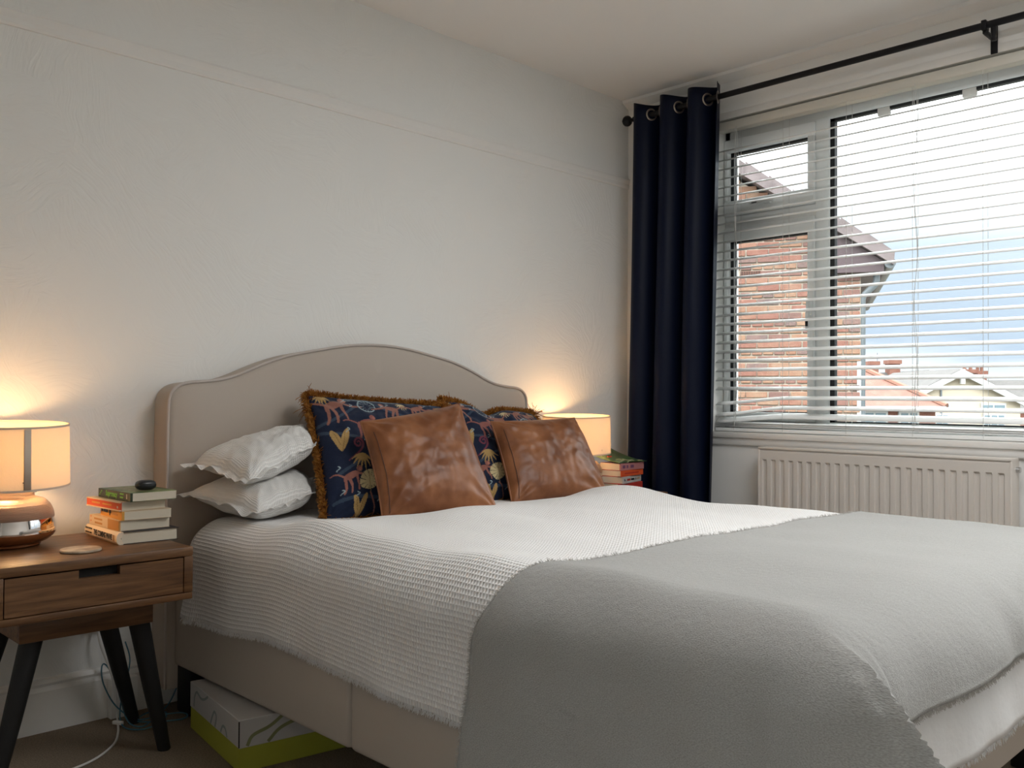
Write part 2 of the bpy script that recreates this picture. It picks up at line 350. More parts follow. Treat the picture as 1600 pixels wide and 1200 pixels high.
# picture rail
def rail(x0, x1, axis):
    pr = [(0, 1.992), (-.006, 1.993), (-.009, 2.0), (-.008, 2.014), (-.011, 2.024), (-.013, 2.034), (-.010, 2.041), (0, 2.044)]
    if axis == 'x': return MB().prism([(D+p[0], p[1]) for p in pr], x0, x1, 'x')
    return MB().prism([(XW+p[0], p[1]) for p in pr], x0, x1, 'y')
rail(XL, XW, 'x').build('trim_2', M['wall2'], kind=ST)
MB().box(XW-.008, XW, 2.33, D-.024, 1.995, 2.04, .003).build('trim_3', M['wall2'], kind=ST)
# skirting
def skirt(name, a0, a1, axis, face, sgn):
    pr = [(0, 0), (-.02, 0), (-.02, .115), (-.014, .128), (-.016, .136), (-.008, .148), (0, .15)]
    MB().prism([(face+sgn*p[0], p[1]) for p in pr], a0, a1, axis).build(name, M['trim'], kind=ST)
skirt('baseboard_back', XL, XW, 'x', D, 1)
skirt('baseboard_right', YR, D-.02, 'y', XW, 1)
skirt('baseboard_left', YR, D-.02, 'y', XL, -1)
skirt('baseboard_front', XL, XW, 'x', YR, -1)
# coving edge line between ceiling and window wall
MB().prism([(XW, CEIL), (XW-.05, CEIL), (XW-.045, CEIL-.012), (XW-.012, CEIL-.03), (XW, CEIL-.035)], YR, D, 'y').build('trim_4', M['ceiling'], kind=ST)

# window: white frame, fanlight over casement, large fixed pane, an unseen casement added for more light
XFm0, XFm1 = XW+.10, XW+.17
win = bpy.data.objects.new('window_1', None); win.location = (XFm0, 1.2, WZ0); COL.objects.link(win); win['kind'] = ST
f = MB()
f.box(XFm0, XFm1, WY0, WY1, 2.15, WZ1, .004).box(XFm0, XFm1, WY0, WY1, WZ0, .862, .004)
f.box(XFm0, XFm1, WY1-.03, WY1, WZ0, WZ1, .004).box(XFm0, XFm1, WY0, WY0+.05, WZ0, WZ1, .004)
f.box(XFm0-.005, XFm1, 1.80, 1.862, .85, 2.16, .005); f.box(XFm0, XFm1, 1.84, WY1-.02, 1.745, 1.80, .005)
f.box(XFm0-.005, XFm1, .30, .37, .85, 2.16, .005); f.box(XFm0-.005, XFm1, -.73, -.66, .85, 2.16, .005)
f.build('window_frame', M['upvc'], win)
def sash(y0, y1, z0, z1, gy0, gy1, gz0, gz1, name='sash'):
    s = MB(); a, c = XFm0-.018, XFm0+.045
    s.box(a, c, y0, y1, gz1, z1, .005).box(a, c, y0, y1, z0, gz0, .005).box(a, c, y0, gy0, gz0-.002, gz1+.002, .005).box(a, c, gy1, y1, gz0-.002, gz1+.002, .005)
    so = s.build(name, M['upvc'], win)
    g = MB(); e = .010; x0, x1 = XFm0+.002, XFm0+.03
    g.box(x0, x1, gy0, gy1, gz1-e, gz1).box(x0, x1, gy0, gy1, gz0, gz0+.004).box(x0, x1, gy0, gy0+.004, gz0, gz1).box(x0, x1, gy1-.022, gy1, gz0, gz1)
    g.build('gasket', M['gasket'], so)
    MB().box(XFm0+.022, XFm0+.026, gy0, gy1, gz0, gz1).build('glass_pane', M['glass'], so)
    return so
fan = sash(1.862, 2.306, 1.80, 2.15, 1.893, 2.287, 1.867, 2.092, 'fanlight')
cas = sash(1.862, 2.306, .862, 1.745, 1.893, 2.287, .90, 1.684, 'casement')
sash(WY0+.05, -.73, .862, 2.15, WY0+.1, -.78, .90, 2.10, 'casement'); MB().box(XFm0+.022, XFm0+.026, -.66, .30, .864, 2.148).build('glass_pane', M['glass'], win)
g = MB(); x0, x1 = XFm0+.006, XFm0+.03
g.box(x0, x1, .37, 1.80, 2.138, 2.15).box(x0, x1, .37, 1.80, .862, .868).box(x0, x1, .37, .376, .862, 2.15).box(x0, x1, 1.780, 1.80, .862, 2.15)
gk = g.build('gasket', M['gasket'], win)
MB().box(XFm0+.022, XFm0+.026, .372, 1.796, .864, 2.148).build('glass_pane', M['glass'], win)
w2 = bpy.data.objects.new('fill_window', None); w2.location = (XL-.08, (LY0+LY1)/2, LZ0); COL.objects.link(w2); w2['kind'] = ST  # unseen window, added to light the bed from the left
f = MB()
for a, c, z0_, z1_ in ((LY0, LY1, LZ0, LZ0+.06), (LY0, LY1, LZ1-.06, LZ1), (LY0, LY0+.06, LZ0+.06, LZ1-.06), (LY1-.06, LY1, LZ0+.06, LZ1-.06), (-.505, -.445, LZ0+.06, LZ1-.06)): f.box(XL-.10, XL-.04, a, c, z0_, z1_, .004)
f.build('window_frame', M['upvc'], w2)
for a, c in ((LY0+.06, -.505), (-.445, LY1-.06)): MB().box(XL-.072, XL-.068, a, c, LZ0+.06, LZ1-.06).build('glass_pane', M['glass'], w2)
# fanlight handle and casement handle
h = MB().box(XFm0-.04, XFm0-.018, 2.06, 2.09, 1.828, 1.842, .004); h.box(XFm0-.045, XFm0-.028, 2.045, 2.165, 1.834, 1.848, .004)
h.build('handle', M['upvc'], fan); MB().box(XFm0-.05, XFm0-.044, 2.12, 2.145, 1.834, 1.846, .002).build('lock_button', M['gasket'], fan)
h = MB().box(XFm0-.04, XFm0-.018, 1.868, 1.888, 1.32, 1.38, .004); h.box(XFm0-.05, XFm0-.035, 1.870, 1.886, 1.26, 1.345, .004)
h.build('handle', M['upvc'], cas); MB().box(XFm0-.053, XFm0-.046, 1.872, 1.884, 1.27, 1.30, .002).build('lock_button', M['gasket'], cas)
for y in (1.572, 1.243):
    MB().box(XFm0+.004, XFm0+.02, y-.026, y+.026, 2.118, 2.15, .004).build('glazing_clip', M['plastic_white'], win)
# window board
MB().box(XW-.022, XFm0+.01, WY0, WY1, WZ0-.004, WZ0+.022, .005).build('trim_5', M['trim'], kind=ST)
MB().box(XW-.012, XW+.004, WY0, WY1+.02, WZ0-.035, WZ0-.004, .004).build('trim_6', M['wall2'], kind=ST)

# ------------------------------------------------------------------ outside
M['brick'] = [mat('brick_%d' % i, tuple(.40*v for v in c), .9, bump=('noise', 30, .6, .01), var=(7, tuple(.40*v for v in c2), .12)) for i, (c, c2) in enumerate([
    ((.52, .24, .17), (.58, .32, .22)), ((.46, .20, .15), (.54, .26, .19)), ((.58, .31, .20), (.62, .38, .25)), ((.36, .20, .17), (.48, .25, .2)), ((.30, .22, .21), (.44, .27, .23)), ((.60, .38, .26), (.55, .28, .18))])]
M['mortar'] = mat('mortar', (.37, .32, .26), .95, bump=('noise', 25, .5, .01))
M['rooftile'] = mat('weathered_verge_tile', (0.134, 0.109, 0.109), .85, bump=('noise', 14, .4, .01), var=(6, (0.179, 0.147, 0.147), .15))
M['barge'] = mat('plum_bargeboard', (0.070, 0.045, 0.050), .6, bump=('noise', 10, .2, .004))
M['gutter'] = mat('grey_gutter', (0.128, 0.147, 0.160), .45, bump=('noise', 10, .05, .002))
M['redroof'] = mat('red_clay_roof', (0.126, 0.052, 0.037), .85, bump=('noise', 5, .4, .02, (1, 1, 12)), var=(3, (0.148, 0.071, 0.052), .15))
M['ridge'] = mat('orange_ridge', (0.175, 0.083, 0.056), .8, bump=('noise', 6, .3, .02))
M['greyroof'] = mat('grey_slate_roof', (0.042, 0.040, 0.038), .8, bump=('noise', 5, .3, .02, (1, 1, 12)), var=(3, (0.058, 0.054, 0.051), .15))
M['render'] = mat('cream_render', (.46, .40, .31), .9, bump=('noise', 3, .1, .01))
M['farbrick'] = mat('far_red_brick', (0.154, 0.061, 0.042), .9, bump=('noise', 3, .3, .02), var=(2, (0.192, 0.090, 0.064), .15))
M['whitepaint'] = mat('white_paint_outdoor', (0.422, 0.422, 0.416), .5, bump=('noise', 3, .05, .01))
M['farglass'] = mat('far_window_glass', (0.141, 0.192, 0.218), .15, bump=('noise', 1, .05, .01))
M['grass'] = mat('lawn_outside', (0.077, 0.080, 0.064), .95, bump=('noise', 3, .5, .05))

MB().box(-60, 90, -60, 80, -3.6, -3.5).build('ground', M['grass'], kind=ST)

class Frame:
    """local frame: a to the right as seen from the window, d away from the viewer, z up"""
    def __init__(s, o, a_deg): s.o = Vector(o); A = math.radians(a_deg); s.a = Vector((math.cos(A), math.sin(A), 0)); s.d = Vector((-s.a.y, s.a.x, 0))
    def M(s): return Matrix(((s.a.x, s.d.x, 0, s.o.x), (s.a.y, s.d.y, 0, s.o.y), (0, 0, 1, s.o.z), (0, 0, 0, 1)))

# neighbour's brick gable: origin at the wall corner, z=0 at room floor level
nb = Frame((9.047, 4.121, 0), -63)
NM = nb.M()
house = thing('brick_house', 'neighbouring red brick gable wall with overhanging tiled verge, close outside the window', 'house', (nb.o.x, nb.o.y, -3.5))
def tx(b): return b.xform(NM)
RS = .68                                   # slope of the roof line (rise per metre to the left)
EZ = 2.51                                  # z of the verge underside over the corner
def roofz(a): return EZ - RS*a             # a negative to the left
wallp = [(-6, -3.5), (0, -3.5), (0, roofz(0)-.05), (-6, roofz(-6)-.05)]
w_ = MB(); n = len(wallp)
vs = [(p[0], .012, p[1]) for p in wallp]+[(p[0], 4.5, p[1]) for p in wallp]
w_.add(vs, [tuple(range(n)), tuple(range(2*n-1, n-1, -1))]+[(i, (i+1) % n, (i+1) % n+n, i+n) for i in range(n)])
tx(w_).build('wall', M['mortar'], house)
BP, BL = .0752, .228
rest = MB()
random.seed(11)
for r in range(60):
    z = .59 + r*BP
    if z > 3.35: break
    header = (r % 4 == 3)
    L = BL/2 if header else BL
    off = (0 if r % 2 else BL/2)
    a = 0.0; first = True
    while a > -3.4:
        l = L if not (first and off and not header) else off
        if header and first: l = BL*.75
        first = False
        x1, x0 = a-.005, a-l+.005; a -= l
        if z+BP > roofz((x0+x1)/2)-.02: continue
        if -1.20 < (x0+x1)/2 < -.98 and r == 22: continue
        bb = MB().box(x0+random.uniform(-.003, .004), x1-random.uniform(-.002, .004), -random.uniform(0, .008), .05, z+.008+random.uniform(-.002, .002), z+BP-.007+random.uniform(-.002, .002), .004, 1)
        if x0 < -1.72:
            rest.add(bb.v, bb.f); continue
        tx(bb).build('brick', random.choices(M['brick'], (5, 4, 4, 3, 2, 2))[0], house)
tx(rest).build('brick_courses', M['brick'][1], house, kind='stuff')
# terracotta air brick
az = .59+22*BP
ab = MB().box(-1.20, -.985, -.004, .02, az+.005, az+BP-.006, .003, 1)
tx(ab).build('air_brick', M['redroof'], house)
hb = MB()
for i in range(8):
    for j in range(3): hb.box(-1.185+i*.025, -1.172+i*.025, -.006, .0, az+.013+j*.019, az+.024+j*.019)
tx(hb).build('vent_hole_shade', M['dark'], house)  # near-black blocks paint the shade of the vent openings
# verge tiles, each its own piece, stepping down to the eave
th = math.atan(RS)
for i in range(10):
    a1 = .30 - i*.235; a0 = a1-.27
    dz = .012 if i % 2 else 0
    p = [(a0, roofz(a0)), (a1, roofz(a1)), (a1+.01, roofz(a1)+.128), (a0+.01, roofz(a0)+.155)]
    m_ = MB(); vs = [(q[0], -.16-.004*(i % 3), q[1]) for q in p]+[(q[0], .25, q[1]) for q in p]
    m_.add(vs, [(0, 1, 2, 3), (7, 6, 5, 4), (0, 4, 5, 1), (1, 5, 6, 2), (2, 6, 7, 3), (3, 7, 4, 0)])
    tx(m_).build('verge_tile', M['rooftile'], house)
rs = MB(); vs = [(.30, .2, roofz(.30)+.06), (-6, .2, roofz(-6)+.06), (-6, 4.6, roofz(-6)+.06), (.30, 4.6, roofz(.30)+.06)]
vs += [(v[0], v[1], v[2]-.06) for v in vs]
rs.add(vs, [(0, 1, 2, 3), (7, 6, 5, 4), (0, 4, 5, 1), (1, 5, 6, 2), (2, 6, 7, 3), (3, 7, 4, 0)]); tx(rs).build('roof', M['rooftile'], house)
sf = MB()
pz = [(.215, 2.25), (.215, roofz(.215)-.01), (-.24, roofz(-.24)-.01), (-.24, 2.25)]
vs = [(q[0], -.09, q[1]) for q in pz]+[(q[0], 4.5, q[1]) for q in pz]; n = 4
sf.add(vs, [tuple(range(n)), tuple(range(2*n-1, n-1, -1))]+[(i, (i+1) % n, (i+1) % n+n, i+n) for i in range(n)])
tx(sf).build('bargeboard', M['barge'], house)
tx(MB().tube([(.27, -.12, 2.33), (.27, 4.5, 2.33)], .055, 12)).build('gutter', M['gutter'], house)
tx(MB().tube([(.15, .03, 2.28), (.15, .03, 2.17), (.135, .03, 2.13), (.04, .04, 2.04), (.015, .05, 1.99), (.01, .05, -3.5)], .034, 12)).build('downpipe', M['gutter'], house)
tx(MB().box(-.035, .003, -.004, .02, .3, 1.35)).build('corner_strip', M['whitepaint'], house)

# far houses: frames face the window; one metre scale from their true distance
FX = Vector((.70091, .71325, 0)); RX = Vector((.71325, -.70091, 0))
def far(dist):
    A = math.degrees(math.atan2(RX.y, RX.x))
    return Frame((FX.x*dist, FX.y*dist, 0), A)
def fpx(px, py, dist):        # where a sight line through the photograph meets the house's own facade plane
    return ((px-800)/1422.2*dist, .96+(611+(px-800)*.0063+9-py)/1422.2*dist)
def slab(T, poly, y0, y1):
    m_ = MB(); n = len(poly); vs = [(p[0], y0, p[1]) for p in poly]+[(p[0], y1, p[1]) for p in poly]
    m_.add(vs, [tuple(range(n)), tuple(range(2*n-1, n-1, -1))]+[(i, (i+1) % n, (i+1) % n+n, i+n) for i in range(n)])
    return m_.xform(T)
def far_house(name, label, dist):
    F = far(dist); return thing(name, label, 'house', (F.o.x, F.o.y, -3.5)), F.M(), (lambda *p: [fpx(p[i], p[i+1], dist) for i in range(0, len(p), 2)])
def far_window(T, h, P, x0, y0, x1, y1, lights=2, dy=0):
    (a0, z1), (a1, z0) = P(x0, y0, x1, y1)
    fr = slab(T, [(a0, z0), (a1, z0), (a1, z1), (a0, z1)], dy-.10, dy+.05).build('window', M['whitepaint'], h)
    ww = (a1-a0-.08)/lights
    for i in range(lights):
        s0 = a0+.04+i*ww+.04; s1 = a0+.04+(i+1)*ww-.04
        slab(T, [(s0, z0+.1), (s1, z0+.1), (s1, z1-.1), (s0, z1-.1)], dy-.12, dy-.09).build('pane', M['farglass'], fr)
def chimney(T, h, P, x0, x1, y0, y1, dy, pots=2):
    (a0, z1), (a1, z0) = P(x0, y0, x1, y1)
    st = slab(T, [(a0, z0-2), (a1, z0-2), (a1, z1-.25), (a0, z1-.25)], dy, dy+.8).build('chimney', M['farbrick'], h)
    slab(T, [(a0-.08, z1-.25), (a1+.08, z1-.25), (a1+.08, z1), (a0-.08, z1)], dy-.08, dy+.88).build('chimney_cap', M['farbrick'], st)
    for i in range(pots):
        c = a0+(a1-a0)*(i+.5)/pots
        MB().lathe([(.12, 0), (.11, .3), (.14, .34), (.14, .42), (.09, .42)], (c, dy+.4, z1), 12).xform(T).build('chimney_pot', M['ridge'], st)
# red hipped roof house
h, T, P = far_house('hipped_house', 'far red-roofed house just right of the near brick wall', 32)
(a, b_, c, d) = P(1300, 557, 1368, 557, 1474, 634, 1300, 634)
m_ = MB(); vs = [(a[0], 3, a[1]), (b_[0], 3, b_[1]), (c[0], -.3, c[1]), (d[0], -.3, d[1]), (c[0], 6.3, c[1]), (d[0], 6.3, d[1])]
m_.add(vs, [(0, 1, 2, 3), (1, 4, 2), (0, 5, 4, 1), (3, 2, 4, 5), (0, 3, 5)]); m_.xform(T).build('roof', M['redroof'], h)
hp = [Vector(vs[1])+(Vector(vs[2])-Vector(vs[1]))*t for t in np.linspace(0, 1, 12)]
MB().tube([T @ p for p in hp], .12, 8).build('hip_ridge', M['ridge'], h)
MB().tube([T @ (Vector(vs[0])), T @ Vector(vs[1])], .11, 8).build('hip_ridge', M['ridge'], h)
(a, b_) = P(1300, 635, 1472, 635)
MB().tube([T @ Vector((a[0], -.35, a[1]-.03)), T @ Vector((b_[0], -.35, b_[1]-.03))], .06, 8).build('gutter', M['gutter'], h)
(a, b_) = P(1300, 634, 1463, 634); slab(T, [(a[0], -3.5), (b_[0], -3.5), (b_[0], b_[1]), (a[0], a[1])], 0, 6).build('wall', M['farbrick'], h)
far_window(T, h, P, 1345, 640, 1387, 672, 2); far_window(T, h, P, 1404, 640, 1436, 672, 2)
# cream gable house
h, T, P = far_house('gabled_house', 'far cream rendered house with white-edged gable, right of the red-roofed one', 46)
ap, el, er, = P(1501, 576, 1405, 624, 1605, 628)
slab(T, [(el[0]+.3, -3.5), (er[0]-.3, -3.5), (er[0]-.3, er[1]), (ap[0], ap[1]-.1), (el[0]+.3, el[1])], 0, 8).build('wall', M['render'], h)
def bar(p, q, t, name, m, y0=-.35, y1=-.2):
    p, q = Vector((p[0], p[1])), Vector((q[0], q[1])); n_ = (q-p).normalized(); n_ = Vector((-n_.y, n_.x))*t
    slab(T, [tuple(p), tuple(q), tuple(q-n_), tuple(p-n_)], y0, y1).build(name, m, h)
bar(el, ap, .28, 'white_bargeboard', M['whitepaint']); bar(ap, er, .28, 'white_bargeboard', M['whitepaint'])
for s_, e_ in ((ap, el), (ap, er)):
    bar((s_[0], s_[1]+.03), (e_[0], e_[1]+.03), .08 if e_ is er else -.08, 'roof', M['greyroof'], -.3, 8)
slab(T, [(ap[0]-.1, ap[1]-.75), (ap[0]+.1, ap[1]-.75), (ap[0]+.1, ap[1]), (ap[0]-.1, ap[1])], -.38, -.2).build('finial', M['whitepaint'], h)
(a, b_) = P(1471, 592, 1472, 634); MB().tube([T @ Vector((a[0], -.06, a[1])), T @ Vector((b_[0], -.06, b_[1]-4))], .05, 8).build('downpipe', M['gutter'], h)
far_window(T, h, P, 1473, 629, 1485, 640, 1); far_window(T, h, P, 1533, 629, 1572, 640, 2); far_window(T, h, P, 1536, 645, 1571, 672, 3); far_window(T, h, P, 1461, 645, 1483, 672, 2)
# grey roofed house behind, left
h, T, P = far_house('terraced_house', 'grey slate roof with two brick chimneys, behind the red-roofed house', 56)
a, b_, c, d = P(1375, 577, 1500, 574, 1500, 622, 1340, 622)
m_ = MB(); vs = [(a[0]+1, 4, a[1]-.1), (b_[0], 4, b_[1]), (c[0], 0, c[1]), (d[0], 0, d[1]), (b_[0], 8, c[1]), (d[0], 8, d[1])]
m_.add(vs, [(0, 1, 2, 3), (0, 5, 4, 1), (0, 3, 5), (1, 4, 2)]).xform(T).build('roof', M['greyroof'], h)
slab(T, [(d[0]+.3, -3.5), (c[0]-.3, -3.5), (c[0]-.3, c[1]), (d[0]+.3, d[1])], .3, 7.7).build('wall', M['farbrick'], h)
chimney(T, h, P, 1395, 1409, 560, 590, 3.4, 0); chimney(T, h, P, 1428, 1445, 558, 590, 3.4, 0)
(a,) = P(1409, 555); MB().tube([T @ Vector((a[0], 3.6, a[1]-1)), T @ Vector((a[0], 3.6, a[1]+.35))], .02, 6).build('aerial', M['gutter'], h)
# grey roofed house behind, right
h, T, P = far_house('slate_roofed_house', 'grey slate roof with brick chimneys at the right edge, behind the cream gable', 60)
a, b_, c, d = P(1570, 592, 1700, 590, 1700, 640, 1540, 640)
m_ = MB(); vs = [(a[0], 4, a[1]), (b_[0], 4, b_[1]), (c[0], 0, c[1]), (d[0], 0, d[1]), (b_[0], 8, c[1]), (d[0], 8, d[1])]
m_.add(vs, [(0, 1, 2, 3), (0, 5, 4, 1), (0, 3, 5), (1, 4, 2)]).xform(T).build('roof', M['greyroof'], h)
slab(T, [(d[0]+.3, -3.5), (c[0]-.3, -3.5), (c[0]-.3, c[1]), (d[0]+.3, d[1])], .3, 7.7).build('wall', M['farbrick'], h)
chimney(T, h, P, 1546, 1566, 574, 602, 3.2, 2); chimney(T, h, P, 1574, 1588, 576, 600, 3.6, 2)

# ------------------------------------------------------------------ venetian blind
XB = XW+.030
bl = thing('venetian_blind', 'lowered white venetian blind of open horizontal slats across the window', 'blind', (XB, 1.1, .82))
BY0, BY1 = .88, WY1-.012
MB().box(XB-.028, XB+.025, BY0, BY1, 2.172, 2.212, .006).build('headrail', M['cream'], bl)
def slat(z, tilt, droop=0, w_=.050, name='slat'):
    ys = np.unique(np.concatenate([np.linspace(BY0, 1.7, 4), np.linspace(1.7, BY1, 12 if droop else 3)]))
    P = []
    for j in range(7):
        t = (j/6-.5); c = -.0045*(1-(2*t)**2)   # slight crown
        for_ = []
        for y in ys:
            q = max(0, (y-1.93)/(BY1-1.93)); dz = -droop*q*q*(3-2*q) if droop else 0
            x = t*w_*math.cos(tilt)+c*math.sin(tilt); zz = t*w_*math.sin(tilt)-c*math.cos(tilt)
            for_.append((XB+x, y, z+zz+dz))
        P.append(for_)
    P = np.array(P); m_ = MB().grid(P); o = m_.build(name, M['slat'], bl)
    s_ = o.modifiers.new('thickness', 'SOLIDIFY'); s_.thickness = .0024; s_.offset = 0
    return o
tl = math.radians(17)
for i in range(29):
    z = .923+i*.0415
    slat(z, tl+math.radians(random.uniform(-1, 1)), {0: .034, 1: .026}.get(i, 0))
slat(.886, math.radians(26), .022)
for k_, z in enumerate((.852, .845, .838)): slat(z, math.radians(3))
MB().box(XB-.026, XB+.026, BY0, BY1, .814, .830, .004).build('bottom_rail', M['slat'], bl)
for y in (2.20, 1.963, 1.681, 1.415, 1.161, .92):
    m_ = MB()
    for dx in (-.027, .027): m_.tube([(XB+dx, y, .82), (XB+dx, y, 2.18)], .0009, 5)
    for i in range(29): m_.tube([(XB-.027, y, .916+i*.0415), (XB+.027, y, .93+i*.0415)], .0006, 4, False)
    m_.build('ladder_cord', M['cord'], bl)
    MB().lathe([(.001, 0), (.011, .001), (.011, .006), (.001, .007)], (XB-.01, y, .808), 12).build('cord_button', M['plastic_white'], bl)
for y in (2.185, 1.40):
    m_ = MB(); pts = [(XB-.034+.002*math.sin(i*1.3), y+.006*math.sin(i*.9), .86+i*.055) for i in range(25)]
    m_.tube(pts, .0011, 5); pts = [(XB-.036, y+.008*math.sin(i*.7+2), .84+i*.055) for i in range(25)]; m_.tube(pts, .0011, 5)
    m_.build('lift_cord', M['cord'], bl)

b2 = thing('venetian_blind', 'unseen white blind, added fully raised so the widened window admits light', 'blind', (XB, -.24, 2.0))  # out of view, added raised to keep the extra opening clear for light
MB().box(XB-.028, XB+.025, WY0+.01, .86, 2.172, 2.212, .006).build('headrail', M['cream'], b2)
for i in range(10): MB().box(XB-.025, XB+.025, WY0+.012, .855, 2.166-i*.006, 2.1685-i*.006, .001, 1).build('slat', M['slat'], b2)
MB().box(XB-.026, XB+.026, WY0+.012, .855, 2.090, 2.106, .004).build('bottom_rail', M['slat'], b2)

# ------------------------------------------------------------------ curtain rod and curtain
XR, ZR = 3.453, 2.294
rd = thing('curtain_rod', 'thin black metal curtain rod with ball end above the window', 'curtain rod', (XR, 1.1, ZR))
MB().tube([(XR, -1.4, ZR), (XR, 2.69, ZR)], .0125, 16).build('rod', M['rod'], rd)
m_ = MB().tube([(XR, 2.69, ZR), (XR, 2.705, ZR)], .009, 12)
m_.lathe([(.0005, -.026), (.012, -.023), (.021, -.014), (.0255, 0), (.021, .014), (.012, .023), (.0005, .026)], (XR, 2.728, ZR), 20)
m_.build('finial', M['rod'], rd)
for y in (2.655, 1.120, -.35):
    m_ = MB().box(XR-.018, XR+.018, y-.009, y+.009, ZR-.020, ZR+.016, .004).box(XR-.004, XW, y-.008, y+.008, ZR-.030, ZR-.018, .003).box(XW-.006, XW, y-.012, y+.012, ZR-.075, ZR+.03, .002)
    if y < 2: m_.box(XR-.004, XR+.012, y-.036, y-.020, ZR-.062, ZR-.008, .003)
    m_.build('bracket', M['rod'], rd)
cu = thing('curtain', 'floor-length navy blue eyelet curtain at the corner beside the window', 'curtain', (XR, 2.43, 0))
PER = .155; YC = 2.209
def cx(y, z):
    k_ = 2*PI*(y-YC)/PER
    am = .050*(1+.12*math.sin(z*1.7+y*5))
    return am*math.sin(k_+.25*math.sin(z*1.3+y*9)*(1-z/2.4))
P = []
NS, NZ = 170, 60
for j in range(NZ+1):
    z = .012+(2.352-.012)*j/NZ; row = []
    for i in range(NS+1):
        t = i/NS; y = 2.655-t*(2.655-2.192)
        fl = (1-z/2.35)
        yy = y+.03*fl*(t-.15)*1.0+.02*fl-.012*math.sin(PI*z/2.35)*t*0
        yy += .022*math.cos(2*PI*(y-YC)/PER)*(.6+.4*fl)     # overhanging folds
        zz = z + (.010*math.sin(2*PI*(y-YC)/PER+1.2)+.006*math.sin(y*31))*(j/NZ)**6
        row.append((XR+cx(y, z)-.005*fl, yy, zz))
    P.append(row)
cp = MB().grid(P).build('cloth', M['curtain'], cu); s_ = cp.modifiers.new('thickness', 'SOLIDIFY'); s_.thickness = .002; s_.offset = 0
def torus(c, nrm, R, r, n=28, k=10):
    nrm = Vector(nrm).normalized(); u = nrm.orthogonal().normalized(); v = nrm.cross(u); vs = []
    for i in range(n):
        a = 2*PI*i/n; d = u*math.cos(a)+v*math.sin(a)
        for j in range(k):
            b_ = 2*PI*j/k; vs.append(Vector(c)+d*(R+r*math.cos(b_))+nrm*(r*.6*math.sin(b_)))
    return MB().add(vs, [(i*k+j, i*k+(j+1) % k, ((i+1) % n)*k+(j+1) % k, ((i+1) % n)*k+j) for i in range(n) for j in range(k)], True)
for q in range(6):
    y = YC+q*PER/2
    yy = y+.022*math.cos(2*PI*(y-YC)/PER)*.6
    sg = 1 if q % 2 == 0 else -1
    torus((XR, yy, ZR), (-.45*sg, 1, 0), .0245, .0048).build('eyelet', M['ring'], cu)

# ------------------------------------------------------------------ radiator
ra = thing('radiator', 'cream ribbed panel radiator on the wall beneath the window', 'radiator', (3.48, 1.53, .15))
RY0, RY1, RZ0, RZ1 = 1.035, 2.02, .16, .752
XR0 = 3.455
# front panel with pressed vertical flutes: real relief
ys = []; 
ngr = 24; y0g = RY0+.035; y1g = RY1-.03
ycs = np.linspace(y0g, y1g, ngr)
yy = [RY0]+sorted([c+o for c in ycs for o in (-.0115, -.0085, .0085, .0115)])+[RY1]
zz = [RZ0, RZ0+.03, RZ0+.035, RZ0+.045, RZ1-.062, RZ1-.052, RZ1-.046, RZ1-.012, RZ1]
P = []
for z in zz:
    row = []
    for y in yy:
        dist = min(abs(y-c) for c in ycs)
        inside = dist < .010 and RZ0+.034 < z < RZ1-.048
        row.append((XR0+(.007 if inside else 0)+(.004 if z in (RZ0, RZ1) else 0), y, z))
    P.append(row)
rp = MB().grid(P); rp.sm = [False]*len(rp.f)
rp.build('front_panel', M['rad'], ra)
MB().box(XR0+.02, XR0+.075, RY0+.004, RY1-.004, RZ0+.005, RZ1-.006, .003).build('convector_body', M['rad'], ra)
for y in (RY0-.001, RY1-.008): MB().box(XR0-.002, XR0+.075, y, y+.009, RZ0, RZ1+.004, .003).build('side_panel', M['rad'], ra)
m_ = MB().box(XR0-.004, XR0+.075, RY0, RY1, RZ1-.004, RZ1+.006, .003)
m_.build('top_grille', M['rad'], ra)
MB().tube([(XR0+.045, RY0-.014, RZ1-.035), (XR0+.045, RY0+.002, RZ1-.035)], .010, 12).build('bleed_valve', M['steel'], ra)
for y in (1.2, 1.85): MB().box(XR0+.07, XW-.001, y-.015, y+.015, .3, .6, .002).build('wall_bracket', M['rad'], ra)
for y in (RY0+.03, RY1-.03): MB().tube([(XR0+.045, y, 0.0), (XR0+.045, y, RZ0+.02)], .0075, 10).build('pipe', M['trim'], ra)

# ------------------------------------------------------------------ bed
BX0, BX1, BYF = 1.22, 2.72, .68
bed = thing('bed', 'king-size divan bed in taupe fabric with curved piped headboard', 'bed', (1.97, 1.7, 0))
for i, (y0, y1) in enumerate(((BYF, 1.768), (1.772, 2.70))):
    MB().box(BX0, BX1, y0, y1, .14, .375, .014, 3).build('divan_base', M['fabric'], bed)
    for x, y in ([(x_, y_) for x_ in (BX0+.055, BX1-.055) for y_ in ((y0+.07,) if i == 0 else (y1-.045,))]+[(x_, (y1-.14 if i == 0 else y0+.14)) for x_ in (BX0+.42, BX1-.42)]):
        if True:
            MB().box(x-.045, x+.045, y-.042, y+.042, .0, .142, .006).build('leg', M['blackwood'], bed)
hw = [(0, 1.146), (.08, 1.143), (.16, 1.134), (.24, 1.119), (.30, 1.108), (.36, 1.096), (.43, 1.074), (.48, 1.055), (.53, 1.033), (.57, 1.018), (.61, 1.009), (.66, 1.003), (.71, 1.0), (.745, .990), (.768, .968), (.777, .935), (.777, .6), (.777, .07)]
def headboard_outline(inset=0):
    L = [(1.97-x*(1-inset/.777), z-inset) for x, z in reversed(hw)]; Rr = [(1.97+x*(1-inset/.777), z-inset) for x, z in hw[1:]]
    return L+Rr
